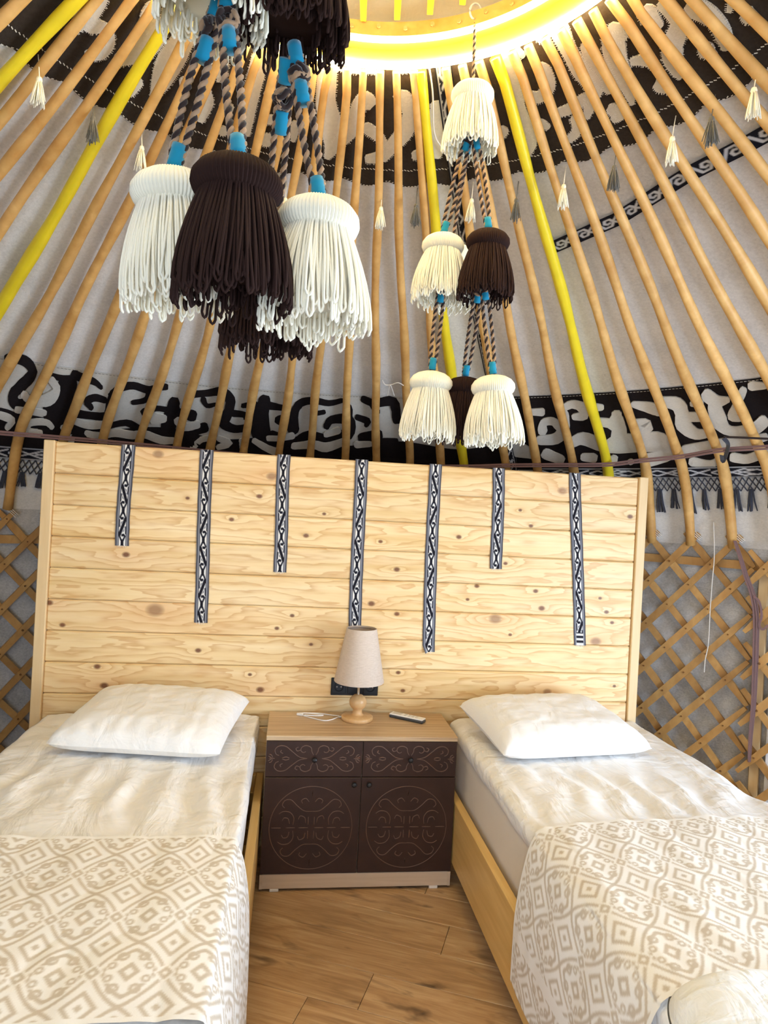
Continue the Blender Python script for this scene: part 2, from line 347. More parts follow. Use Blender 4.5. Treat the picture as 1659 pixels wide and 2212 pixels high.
# ------------------------------------------------------------------ shapes cut from felt: rows of (angle*10, arc length*1000) pairs
UPPER_WHITE=[[-544,223,-526,221,-550,234,-520,230,-551,248,-517,244,-551,258,-516,254,-551,272,-515,269,-551,287,-514,285,-550,299,-514,300,-549,309,-516,313,-546,319,-519,324,-544,329,-522,333,-543,335,-524,339,-542,344,-525,348,-538,351,-529,353],[-561,364,-568,362,-558,361,-570,357,-557,355,-570,350,-556,347,-570,343,-556,336,-569,332,-555,325,-568,321,-555,317,-567,313,-555,311,-566,308,-557,307,-563,305],[-522,327,-527,310,-516,330,-526,300,-510,328,-522,292,-506,323,-517,289,-501,316,-511,284,-496,310,-502,280,-494,308,-493,279,-491,309,-484,284,-487,312,-477,293,-483,318,-472,303,-481,324,-468,315,-480,330,-466,328,-481,337,-466,341,-482,345,-467,354,-484,350,-469,367,-486,355,-474,377,-489,360,-480,385,-493,366,-484,390,-496,370,-488,393,-498,375,-491,395,-499,382,-495,394],[-457,163,-443,157,-461,173,-436,162,-461,183,-433,172,-461,188,-431,177,-461,197,-429,182,-459,210,-427,186,-453,225,-428,184,-442,235,-428,183,-434,238,-421,185,-432,239,-409,193,-435,233,-399,214,-438,233,-396,239,-441,242,-397,260,-446,254,-400,281,-449,267,-404,300,-451,282,-412,317,-453,301,-422,333,-455,320,-431,346,-456,333,-437,354,-457,343,-441,362,-456,353,-446,364],[-372,155,-353,156,-380,164,-347,166,-383,177,-346,179,-386,193,-345,197,-390,218,-345,222,-393,246,-344,249,-395,273,-345,273,-393,298,-346,294,-389,322,-348,316,-385,342,-350,338,-382,358,-353,358,-379,369,-356,374,-377,378,-361,385,-375,386,-365,392,-374,392,-367,396,-374,396,-368,399,-373,399,-370,401],[-408,362,-397,365,-412,369,-394,373,-414,378,-393,383,-414,384,-394,389,-414,394,-395,398,-414,403,-396,407,-414,409,-397,414,-413,418,-398,422,-410,425,-402,427],[-311,396,-310,415,-315,390,-313,423,-320,388,-318,426,-321,389,-319,425,-323,391,-321,424,-325,393,-323,423,-326,394,-325,422,-330,397,-328,421,-332,403,-331,416],[-335,328,-340,312,-330,331,-338,303,-325,329,-334,297,-325,329,-334,297,-325,329,-333,297,-325,329,-333,297,-325,329,-333,297,-320,323,-328,295,-318,314,-323,298],[-289,175,-280,171,-291,181,-276,174,-291,188,-273,180,-291,195,-271,186,-291,205,-267,195,-290,216,-264,205,-289,226,-262,217,-286,236,-263,229,-281,248,-265,243,-277,258,-267,255,-274,265,-269,264,-274,268,-269,266,-273,269,-270,268],[-286,299,-282,296,-287,302,-280,297,-287,306,-279,300,-287,313,-276,306,-287,323,-272,313,-288,334,-267,324,-288,344,-264,338,-286,357,-264,354,-285,373,-265,372,-283,388,-267,388,-282,399,-268,399,-281,406,-269,405,-278,410,-271,410],[-253,339,-253,330,-251,342,-251,327,-248,343,-249,326,-245,343,-246,324,-240,344,-241,322,-235,345,-236,320,-232,346,-232,319,-228,344,-228,320,-225,338,-225,325],[-236,424,-239,408,-232,428,-237,400,-228,427,-233,395,-228,427,-233,395,-228,427,-233,395,-228,427,-233,395,-228,427,-233,395,-224,422,-229,395,-222,414,-224,398],[-215,137,-196,134,-221,147,-189,142,-223,159,-186,153,-222,173,-186,167,-221,192,-185,186,-220,214,-184,208,-218,235,-184,229,-216,254,-184,247,-214,272,-183,265,-211,290,-183,283,-208,309,-183,302,-205,332,-182,325,-201,356,-181,350,-198,379,-181,373,-196,394,-180,389,-194,401,-181,397,-191,405,-183,403],[-143,218,-137,232,-150,217,-138,241,-156,220,-142,248,-159,224,-146,252,-164,230,-151,257,-168,236,-157,261,-172,240,-160,265,-175,247,-165,268,-176,254,-170,267],[-133,315,-132,329,-137,310,-135,336,-142,310,-139,339,-146,311,-143,341,-153,313,-150,343,-159,315,-156,345,-163,317,-160,346,-168,320,-165,346,-170,327,-169,341],[-157,415,-160,392,-151,421,-156,381,-144,421,-150,375,-144,421,-150,375,-144,421,-150,375,-144,421,-150,375,-144,421,-150,375,-138,415,-143,375,-135,404,-138,381],[-115,192,-109,190,-117,196,-106,193,-118,200,-105,197,-117,206,-104,204,-116,215,-104,213,-114,224,-104,222,-114,230,-104,228,-113,234,-104,232,-111,236,-106,235],[-102,312,-91,311,-106,319,-87,317,-107,328,-86,326,-106,337,-87,336,-104,352,-89,351,-102,366,-90,366,-101,377,-92,376,-100,380,-92,380,-98,383,-94,383],[-76,72,-46,63,-84,87,-33,72,-85,105,-26,88,-82,117,-26,100,-77,133,-25,118,-72,152,-24,138,-69,169,-23,159,-67,185,-22,178,-66,203,-22,197,-65,224,-21,213,-62,246,-19,228,-57,269,-15,244,-51,291,-9,261,-46,310,-3,282,-42,325,1,303,-39,339,3,324,-37,351,2,343,-34,363,1,360,-32,373,-1,376,-31,382,-5,392,-30,391,-10,404,-30,400,-14,412,-30,407,-17,416,-30,414,-20,422,-29,420,-23,424],[-7,381,-17,367,-1,380,-17,356,5,373,-14,346,10,364,-10,336,18,351,-4,322,27,335,2,307,35,316,6,295,40,295,8,283,43,275,10,267,45,258,13,250,47,246,16,234,49,237,19,220,52,229,23,209,54,225,28,199,53,226,35,189,43,229,51,184,40,228,61,190,41,230,65,195,43,233,67,197,51,238,71,207,59,237,71,219],[-39,118,-36,96,-33,127,-28,89,-24,131,-18,87,-15,131,-9,89,-2,132,4,92,12,133,18,96,25,133,30,100,37,132,41,104,49,130,52,109,59,129,61,114,66,128,68,117,68,128,70,118,70,126,71,121],[42,301,49,284,44,311,55,282,49,318,61,284,52,321,65,287,57,325,70,292,62,329,76,298,67,334,82,306,71,339,87,314,75,345,91,324,79,350,95,336,80,355,97,350,79,361,97,364,77,369,96,379,75,377,93,394,73,380,88,408,72,382,79,416,67,385,71,420,62,388,64,420,57,391,60,421,53,394,56,420,51,401,52,416],[88,413,81,403,93,411,80,395,97,406,82,387,101,399,85,378,107,388,89,365,114,377,94,350,121,366,99,336,127,357,105,323,134,347,111,311,142,334,117,301,150,319,121,292,155,303,124,281,160,287,128,269,164,269,130,259,166,251,132,250,165,232,131,242,162,215,129,232,158,201,126,222,153,189,124,217,143,178,127,220,131,176,132,221,125,178,131,220,124,179,128,221,116,184,120,220,111,193,114,214],[171,99,174,114,166,94,170,120,159,94,164,124,150,98,155,124,138,104,142,125,126,110,129,126,118,114,121,127,115,116,118,127,114,119,115,125],[147,397,147,380,150,403,151,374,155,405,156,372,155,405,156,372,155,405,156,372,155,405,156,372,155,405,156,372,159,403,161,375,163,397,164,381],[201,214,214,214,196,221,219,220,195,230,221,229,193,242,222,242,191,260,224,260,188,280,226,281,187,299,226,303,186,319,222,327,186,343,217,351,186,366,212,373,186,382,209,388,186,393,206,398,190,401,201,404],[369,92,386,87,365,100,393,93,365,110,397,102,368,119,399,111,372,132,400,124,375,145,402,141,377,158,403,157,376,169,402,173,374,182,401,189,371,196,400,203,368,210,399,216,366,225,398,230,365,240,397,244,363,255,397,257,363,270,397,270,363,286,397,284,363,302,398,297,364,317,399,311,365,334,399,325,368,351,400,340,372,367,400,357,375,381,400,375,376,390,399,394,376,396,395,411,374,404,389,423,371,412,384,431,369,418,381,436,367,425,378,441,367,433,374,442],[407,113,415,108,406,119,419,110,407,124,423,114,410,128,424,118,413,133,426,124,417,138,429,130,419,142,430,134,422,145,431,138,425,146,430,142],[389,240,395,228,390,248,400,227,393,254,406,230,398,259,411,235,405,268,418,242,415,277,425,247,426,283,428,249,437,281,432,247,448,276,437,244,457,269,442,239,466,257,444,235,471,241,446,230,473,226,448,220,473,212,449,209,473,200,450,200,471,191,451,196,467,184,452,193,464,180,451,189,462,178,451,186,460,175,450,182,457,174,451,178],[377,335,380,319,379,343,385,315,384,348,391,315,390,350,397,318,398,354,405,323,407,358,414,329,413,361,421,334,416,363,426,341,419,364,429,348,421,365,430,353,423,367,431,356,425,369,432,360,428,369,432,364],[362,347,364,341,363,350,366,340,364,353,369,340,368,357,373,344,374,362,379,350,379,368,386,357,382,374,390,366,382,379,392,377,381,386,392,389,379,394,390,400,378,400,388,411,375,404,384,420,371,409,379,428,367,414,375,434,364,418,372,438,362,423,369,440,361,429,365,439],[342,323,350,334,337,323,350,343,332,329,348,351,330,334,344,355,328,343,340,360,325,352,335,365,324,358,331,368,323,362,329,371,323,366,326,371],[510,92,532,93,502,101,541,103,500,114,543,116,501,126,542,127,503,143,541,144,505,163,539,163,507,181,539,179,508,196,540,194,508,211,541,207,509,226,543,220,510,242,545,232,513,258,547,244,517,274,551,258,519,285,554,273,520,291,555,291,520,292,552,308,520,294,547,321,518,301,541,329,515,310,536,336,511,322,529,346,506,336,521,357,502,350,514,367,498,359,509,374,497,365,506,378,497,371,502,379],[499,118,494,133,496,109,487,136,490,104,480,134,487,104,477,131,481,104,474,126,476,104,470,121,472,104,468,118,469,104,465,116,466,105,464,112],[450,336,450,323,453,341,453,318,457,343,457,317,461,344,462,316,467,345,468,315,474,346,474,314,482,345,480,313,491,343,486,311,499,339,494,307,507,335,502,304,512,333,507,302,516,329,512,302,519,322,517,306],[476,353,484,353,474,357,486,358,472,363,487,364,472,371,487,371,471,381,487,382,470,390,486,395,469,393,483,409,468,395,477,419,464,400,471,425,460,404,465,428,456,407,462,430,453,411,458,431,452,417,455,429],[553,174,567,175,547,180,572,183,545,190,574,193,544,204,574,207,543,224,574,227,541,247,575,248,541,267,575,266,543,285,575,279,545,300,575,292,548,311,575,303,550,319,575,311,553,329,575,322,558,335,571,331],[592,229,605,231,586,236,609,239,584,245,611,249,584,257,610,261,583,275,609,278,582,293,608,295,582,305,607,308,583,315,605,317,587,323,600,324],[541,372,548,363,540,380,553,364,542,387,556,369,544,392,558,374,547,398,561,382,550,404,564,391,550,401,565,405,553,395,559,417,551,396,553,419,548,397,549,420,545,398,547,420,542,400,543,419,540,405,541,416],[589,206,591,189,592,213,596,184,598,217,603,184,605,218,609,187,614,220,619,191,623,222,628,195,630,223,634,198,635,223,638,202,639,220,641,207],[627,168,641,185,618,168,641,197,610,175,637,208,606,179,634,214,599,186,630,223,591,197,627,231,585,210,625,239,581,226,622,247,578,242,619,258,577,258,616,270,576,274,614,282,576,291,612,295,577,309,610,310,578,324,608,327,579,337,605,342,580,350,601,357,580,364,596,370,581,376,592,381,581,385,589,388,581,389,588,391,582,392,586,393],[617,286,619,275,618,291,623,273,621,294,627,274,625,297,630,275,629,301,636,277,633,305,642,280,635,307,648,287,636,309,652,297,639,314,652,307,641,320,652,315,643,324,652,320,644,328,652,324,646,329,651,327],[542,373,552,363,540,384,558,366,541,394,562,373,543,398,563,378,546,404,564,386,549,410,566,393,551,414,566,398,554,419,567,406,559,421,566,413],[678,185,698,181,673,196,706,190,672,210,710,203,675,216,709,209,678,225,707,219,682,234,706,229,685,240,705,236,687,247,704,243,691,252,701,249],[716,197,728,195,712,205,734,200,712,214,736,209,713,225,738,219,714,240,741,235,714,253,742,255,713,257,740,277,711,259,730,296,704,264,720,307,694,272,712,316,685,281,706,322,678,292,704,327,673,302,702,332,670,312,700,337,667,323,697,342,666,336,694,349,666,349,691,357,667,360,688,367,667,369,685,375,668,375,683,381,670,381,680,385,671,385,677,388,672,388,676,390,672,390,675,391,672,392,674,392],[631,370,642,358,629,381,648,360,631,391,653,367,634,395,653,372,637,399,654,380,641,404,655,388,643,407,656,393,646,412,657,399,650,413,656,406],[748,246,765,237,744,259,774,243,745,273,779,255,748,283,780,265,753,297,783,281,756,311,785,299,759,321,785,317,759,330,784,335,757,339,782,350,756,349,779,363,754,358,776,373,754,364,771,382,754,370,766,388,753,376,763,391,752,381,760,393,751,385,758,395,751,390,755,396],[724,350,737,344,720,360,742,350,720,372,745,360,722,375,745,365,724,380,744,371,727,385,742,378,729,388,742,382,730,394,742,388,733,397,740,394],[802,351,813,341,800,361,819,344,801,372,823,352,803,374,822,357,807,378,822,363,810,382,822,370,812,384,822,375,814,388,822,380,816,389,821,385],[797,327,794,322,799,327,795,319,801,326,796,316,803,323,798,313,805,319,800,310,808,316,803,306,810,313,805,303,811,310,807,302,811,307,809,302]]
LOWER_BLACK=[[-380,1758,-382,1731,-378,1766,-381,1720,-376,1769,-380,1715,-373,1768,-377,1711,-369,1766,-372,1705,-364,1767,-367,1701,-361,1771,-361,1705,-358,1778,-356,1718,-355,1788,-351,1738,-353,1799,-347,1764,-352,1806,-343,1797,-352,1813,-342,1833,-353,1830,-342,1866,-354,1851,-343,1894,-356,1874,-345,1921,-357,1895,-346,1947,-358,1919,-348,1971,-360,1947,-350,1990,-360,1979,-350,2000,-359,2015,-350,2007,-357,2048,-349,2016,-354,2077,-348,2023,-350,2101,-348,2023,-345,2113,-347,2023,-341,2114,-346,2022,-337,2106,-345,2019,-334,2087,-343,2015,-332,2055,-341,2000,-330,2016,-339,1975,-329,1980,-336,1947,-328,1956,-334,1929,-328,1945,-333,1921,-329,1933,-332,1919],[-373,1849,-374,1828,-371,1855,-374,1819,-370,1856,-373,1814,-370,1856,-373,1814,-370,1856,-373,1814,-370,1856,-373,1814,-370,1856,-373,1814,-369,1851,-371,1815,-368,1842,-370,1821],[-330,1818,-331,1800,-329,1826,-330,1794,-327,1829,-329,1792,-325,1831,-326,1793,-321,1834,-322,1795,-318,1837,-319,1796,-314,1841,-315,1796,-310,1843,-313,1794,-307,1843,-309,1789,-306,1846,-305,1788,-307,1842,-300,1809,-308,1844,-297,1844,-308,1861,-296,1879,-309,1883,-295,1918,-310,1902,-295,1960,-313,1922,-298,2004,-316,1951,-300,2044,-320,1988,-302,2075,-322,2043,-302,2082,-319,2112,-302,2072,-315,2159,-302,2077,-310,2193,-300,2089,-304,2221,-298,2100,-297,2237,-296,2112,-291,2242,-291,2125,-286,2242,-286,2135,-282,2243,-283,2143,-279,2240,-279,2154,-276,2225,-276,2175],[-308,1789,-308,1757,-306,1804,-307,1748,-304,1812,-304,1747,-302,1814,-302,1750,-299,1817,-299,1755,-295,1821,-296,1760,-292,1824,-292,1765,-289,1826,-289,1770,-285,1827,-286,1774,-282,1828,-282,1780,-280,1831,-279,1788,-277,1835,-276,1799,-275,1842,-273,1812,-273,1850,-271,1824,-271,1856,-269,1831,-270,1859,-269,1838,-269,1858,-268,1846],[-315,1821,-307,1820,-317,1841,-303,1840,-317,1870,-301,1869,-316,1906,-299,1906,-315,1961,-296,1959,-313,2025,-293,2014,-310,2089,-291,2054,-306,2140,-289,2080,-302,2179,-287,2107,-297,2212,-285,2131,-292,2242,-283,2152,-286,2264,-279,2170,-280,2282,-275,2187,-276,2296,-270,2203,-272,2305,-267,2216,-268,2310,-263,2237,-264,2303,-261,2261],[-259,1931,-258,1955,-260,1920,-260,1962,-262,1915,-261,1963,-264,1911,-263,1961,-267,1906,-266,1958,-271,1901,-269,1957,-274,1902,-271,1958,-277,1909,-273,1962,-280,1920,-274,1970,-282,1935,-275,1976,-283,1963,-275,1971,-281,1994,-276,1965,-278,2011,-275,1976,-275,2024,-272,1991,-274,2032,-271,2001,-272,2037,-270,2010,-271,2037,-270,2021],[-255,1921,-259,1904,-253,1919,-260,1889,-252,1910,-259,1876,-251,1898,-259,1863,-249,1881,-257,1843,-248,1865,-255,1821,-246,1854,-253,1802,-244,1844,-249,1788,-241,1835,-245,1779,-238,1827,-241,1772,-234,1823,-236,1768,-231,1824,-231,1770,-226,1831,-226,1777,-221,1838,-221,1783,-217,1841,-218,1785,-213,1837,-216,1784,-210,1828,-215,1781,-208,1819,-213,1775,-207,1813,-210,1768,-204,1808,-207,1762,-201,1802,-204,1757,-198,1798,-201,1752,-196,1795,-199,1749,-194,1789,-197,1749,-194,1778,-195,1755],[-217,1804,-214,1807,-219,1811,-212,1817,-219,1823,-212,1829,-219,1837,-212,1842,-218,1855,-212,1864,-218,1872,-212,1889,-219,1882,-214,1913,-221,1890,-217,1927,-224,1899,-222,1936,-228,1906,-225,1943,-230,1911,-228,1947,-231,1915,-229,1947,-232,1924,-231,1942],[-256,1850,-251,1858,-257,1859,-249,1872,-258,1873,-249,1888,-258,1887,-249,1903,-259,1907,-249,1923,-259,1930,-249,1946,-259,1957,-248,1967,-258,1987,-248,1990,-257,2016,-247,2021,-257,2035,-247,2058,-256,2040,-249,2094,-258,2045,-254,2111,-261,2050,-259,2114,-266,2051,-264,2114,-270,2052,-268,2113,-275,2052,-273,2114,-280,2050,-278,2114,-285,2047,-283,2114,-288,2045,-286,2114,-290,2049,-289,2108,-292,2061,-291,2095],[-186,1848,-179,1850,-188,1864,-177,1868,-189,1886,-175,1891,-189,1907,-175,1912,-189,1936,-173,1942,-190,1967,-172,1978,-190,1996,-172,2013,-190,2023,-171,2047,-190,2053,-172,2081,-190,2081,-172,2110,-190,2101,-172,2129,-189,2135,-174,2157,-186,2162,-177,2175],[-215,2025,-218,1998,-213,2030,-217,1983,-211,2026,-216,1972,-209,2016,-214,1965,-206,2001,-211,1954,-203,1987,-207,1943,-200,1978,-202,1935,-196,1976,-198,1933,-192,1977,-193,1934,-187,1982,-188,1935,-182,1988,-182,1936,-176,1998,-176,1936,-168,2012,-168,1937,-161,2025,-162,1937,-157,2035,-157,1937,-153,2031,-153,1947,-151,2016,-151,1967],[-284,2226,-285,2203,-282,2233,-284,2193,-280,2234,-283,2188,-275,2226,-278,2182,-268,2215,-270,2173,-260,2202,-262,2162,-253,2189,-255,2151,-246,2173,-249,2135,-240,2156,-243,2116,-234,2142,-237,2096,-229,2136,-230,2084,-225,2142,-224,2088,-222,2155,-219,2103,-218,2173,-215,2118,-212,2189,-211,2127,-206,2198,-205,2133,-199,2206,-199,2140,-192,2211,-192,2145,-185,2212,-187,2146,-179,2206,-182,2143,-174,2195,-177,2137,-169,2183,-172,2128,-164,2174,-167,2118,-159,2166,-162,2106,-153,2160,-157,2092,-148,2154,-152,2080,-145,2150,-149,2071,-143,2141,-146,2072,-141,2124,-143,2083],[-362,2142,-363,2121,-361,2151,-362,2113,-359,2155,-360,2112,-357,2157,-357,2115,-353,2160,-353,2119,-349,2166,-349,2126,-346,2174,-344,2136,-344,2187,-340,2155,-342,2207,-337,2178,-340,2229,-334,2198,-339,2244,-332,2212,-337,2254,-331,2229,-335,2258,-331,2245],[-318,2256,-318,2237,-317,2263,-318,2229,-315,2265,-316,2225,-313,2265,-314,2226,-310,2265,-311,2226,-307,2266,-308,2226,-304,2266,-305,2226,-303,2263,-304,2229,-302,2257,-302,2237],[-238,2255,-238,2234,-236,2261,-238,2224,-235,2263,-236,2219,-232,2260,-233,2218,-228,2257,-230,2217,-224,2254,-226,2215,-222,2252,-223,2214,-220,2249,-221,2216,-219,2243,-220,2222],[-358,2213,-359,2194,-357,2218,-358,2187,-355,2220,-357,2184,-355,2220,-357,2184,-355,2220,-357,2184,-355,2220,-357,2184,-355,2220,-357,2184,-354,2216,-356,2185,-354,2209,-355,2191],[-162,1823,-163,1802,-161,1829,-162,1794,-159,1831,-161,1790,-159,1831,-161,1790,-159,1831,-161,1790,-159,1831,-161,1790,-159,1831,-161,1790,-158,1827,-159,1792,-157,1819,-158,1798],[-163,1820,-165,1794,-161,1828,-164,1783,-159,1828,-162,1777,-156,1824,-159,1773,-152,1818,-154,1767,-147,1811,-149,1761,-142,1805,-145,1754,-138,1799,-141,1745,-134,1793,-137,1735,-130,1790,-133,1725,-128,1792,-128,1723,-126,1798,-122,1731,-123,1809,-117,1746,-121,1821,-113,1767,-120,1831,-109,1794,-119,1840,-107,1828,-119,1856,-107,1861,-119,1879,-107,1891,-119,1901,-107,1922,-120,1922,-108,1956,-122,1949,-109,1988,-124,1985,-110,2007,-123,2035,-110,2003,-118,2074,-111,2001,-112,2093,-109,2014,-107,2102,-106,2027,-102,2106,-102,2035,-97,2103,-99,2036,-92,2094,-95,2031,-88,2084,-91,2024,-85,2077,-88,2019,-84,2070,-86,2019,-83,2056,-84,2026],[-151,1825,-149,1814,-151,1836,-147,1817,-151,1848,-145,1825,-150,1858,-144,1836,-148,1873,-143,1851,-145,1891,-142,1864,-142,1904,-141,1869,-138,1903,-140,1870,-135,1896,-138,1866,-133,1887,-135,1860,-131,1882,-133,1856,-131,1877,-132,1855,-130,1871,-131,1858],[-163,2016,-164,1973,-160,2030,-163,1956,-157,2034,-160,1948,-157,2034,-160,1948,-157,2034,-160,1948,-157,2034,-160,1948,-157,2034,-160,1948,-154,2026,-157,1951,-153,2008,-154,1965],[-109,1944,-110,1916,-108,1955,-109,1905,-106,1959,-107,1901,-103,1958,-104,1902,-99,1956,-100,1903,-96,1956,-96,1905,-94,1956,-92,1910,-94,1954,-89,1923,-94,1952,-88,1942,-94,1957,-88,1953,-93,1963,-88,1958,-93,1972,-88,1968,-91,1978,-89,1976],[-162,2184,-165,2151,-159,2190,-164,2134,-157,2188,-162,2123,-153,2175,-158,2106,-146,2156,-152,2082,-140,2137,-146,2058,-135,2125,-142,2042,-133,2110,-139,2038,-133,2088,-136,2047],[-157,2236,-156,2173,-154,2258,-153,2154,-149,2269,-148,2151,-147,2267,-146,2159,-143,2264,-142,2171,-139,2261,-138,2183,-136,2259,-136,2191,-134,2258,-133,2199,-132,2249,-131,2214],[-73,1749,-65,1757,-76,1763,-63,1778,-78,1786,-62,1804,-78,1809,-62,1829,-80,1843,-62,1864,-81,1885,-62,1902,-82,1927,-61,1935,-82,1967,-60,1966,-82,2009,-59,1997,-82,2054,-58,2024,-80,2101,-57,2046,-77,2141,-56,2069,-72,2173,-55,2097,-68,2200,-54,2124,-63,2225,-53,2143,-58,2244,-51,2159,-53,2254,-48,2174,-49,2259,-45,2188,-46,2263,-42,2199,-44,2265,-40,2211,-41,2259,-39,2229],[-99,1868,-99,1850,-97,1873,-99,1842,-96,1874,-97,1838,-93,1871,-95,1832,-88,1868,-90,1823,-84,1865,-86,1814,-81,1863,-83,1809,-79,1856,-81,1809,-78,1844,-79,1817],[-66,1848,-66,1816,-65,1861,-64,1805,-62,1867,-62,1802,-59,1867,-59,1806,-54,1866,-54,1811,-50,1866,-50,1816,-47,1866,-46,1819,-45,1863,-45,1823,-44,1856,-43,1832],[-24,2073,-31,2075,-21,2052,-34,2055,-20,2023,-36,2027,-21,1996,-36,2000,-22,1958,-36,1960,-23,1920,-35,1916,-23,1890,-34,1877,-23,1867,-33,1844,-22,1846,-31,1815,-20,1829,-29,1788,-19,1816,-25,1766,-16,1806,-21,1750,-13,1798,-16,1741,-9,1792,-11,1736,-5,1788,-5,1734,0,1788,0,1736,5,1791,6,1742,11,1796,11,1748,16,1796,16,1750,22,1789,20,1747,27,1778,25,1740,31,1768,29,1732,34,1761,32,1727,35,1756,34,1727,36,1748,35,1731],[-5,1890,-6,1871,-4,1895,-5,1863,-3,1895,-4,1858,0,1890,-1,1853,4,1883,3,1846,8,1876,7,1840,11,1871,9,1835,12,1867,11,1835,13,1858,12,1840],[-38,1906,-36,1929,-39,1900,-37,1940,-41,1901,-39,1947,-43,1905,-41,1954,-47,1911,-43,1963,-50,1919,-46,1971,-53,1937,-46,1970,-53,1973,-46,1950,-50,1988,-46,1955,-48,1994,-45,1967,-47,1998,-44,1975,-46,2001,-43,1982,-45,2001,-43,1989],[16,2009,12,1997,18,2003,11,1983,19,1991,11,1967,20,1978,12,1955,21,1963,13,1934,22,1953,15,1908,23,1949,19,1886,27,1944,25,1872,33,1942,32,1860,38,1944,40,1855,39,1947,48,1869,38,1947,53,1917,38,1967,54,1970,37,1990,53,2026,36,2000,49,2081,35,2011,42,2115,30,2030,35,2130,25,2047,27,2137,19,2058,20,2140,13,2058,12,2137,7,2048,5,2127,-1,2037,-2,2119,-8,2035,-6,2118,-15,2054,-9,2127,-20,2081,-12,2145,-22,2099,-17,2169,-25,2106,-24,2182,-31,2102,-33,2173,-39,2088,-41,2154,-47,2071,-49,2133,-52,2060,-54,2119,-55,2059,-56,2110,-56,2066,-57,2096],[39,1775,45,1773,37,1789,47,1785,37,1808,48,1803,37,1826,49,1821,37,1853,49,1848,37,1880,49,1875,37,1899,50,1893,38,1920,49,1916,40,1935,47,1933],[52,1886,53,1863,53,1897,54,1857,54,1903,56,1856,57,1909,59,1860,61,1918,63,1866,65,1928,68,1874,66,1932,72,1886,66,1920,74,1917,66,1917,72,1940,66,1926,71,1951,65,1934,70,1956,65,1944,69,1963,65,1954,67,1965],[59,1727,60,1702,60,1740,62,1696,62,1748,65,1697,64,1754,68,1703,68,1764,71,1710,73,1775,75,1716,79,1781,79,1718,86,1777,84,1711,93,1768,91,1697,99,1764,99,1687,100,1764,108,1699,100,1775,113,1745,102,1812,114,1798,102,1857,114,1847,103,1890,115,1879,104,1908,114,1899,106,1920,112,1915],[72,1765,75,1750,72,1777,77,1750,73,1787,79,1757,74,1798,80,1767,76,1813,82,1783,79,1829,84,1798,80,1840,86,1809,82,1847,86,1820,83,1848,86,1832],[89,2001,90,2051,86,1987,88,2074,82,1986,84,2087,78,1993,80,2093,72,2004,74,2101,66,2015,68,2110,62,2023,64,2115,59,2034,61,2114,57,2054,58,2101],[68,2229,63,2192,71,2231,64,2168,74,2220,66,2148,77,2209,68,2136,79,2193,71,2117,82,2179,75,2093,85,2167,81,2074,90,2155,88,2064,97,2141,95,2060,103,2129,102,2059,107,2121,106,2058,109,2114,109,2060,111,2101,110,2070],[-30,2239,-30,2211,-29,2248,-29,2200,-27,2251,-27,2196,-23,2251,-23,2196,-18,2251,-18,2195,-13,2252,-13,2196,-9,2253,-8,2200,-7,2256,-4,2209,-4,2260,-1,2221,-2,2264,1,2233,0,2268,3,2241,2,2269,4,2246,3,2267,4,2254],[31,2210,29,2184,33,2215,30,2170,35,2212,32,2161,37,2205,34,2158,39,2195,36,2152,41,2185,39,2147,43,2178,41,2144,44,2172,42,2142,44,2162,43,2146],[-122,2220,-123,2197,-121,2227,-122,2188,-119,2230,-120,2184,-119,2230,-120,2184,-119,2230,-120,2184,-119,2230,-120,2184,-119,2230,-120,2184,-117,2225,-118,2186,-116,2216,-117,2193]]
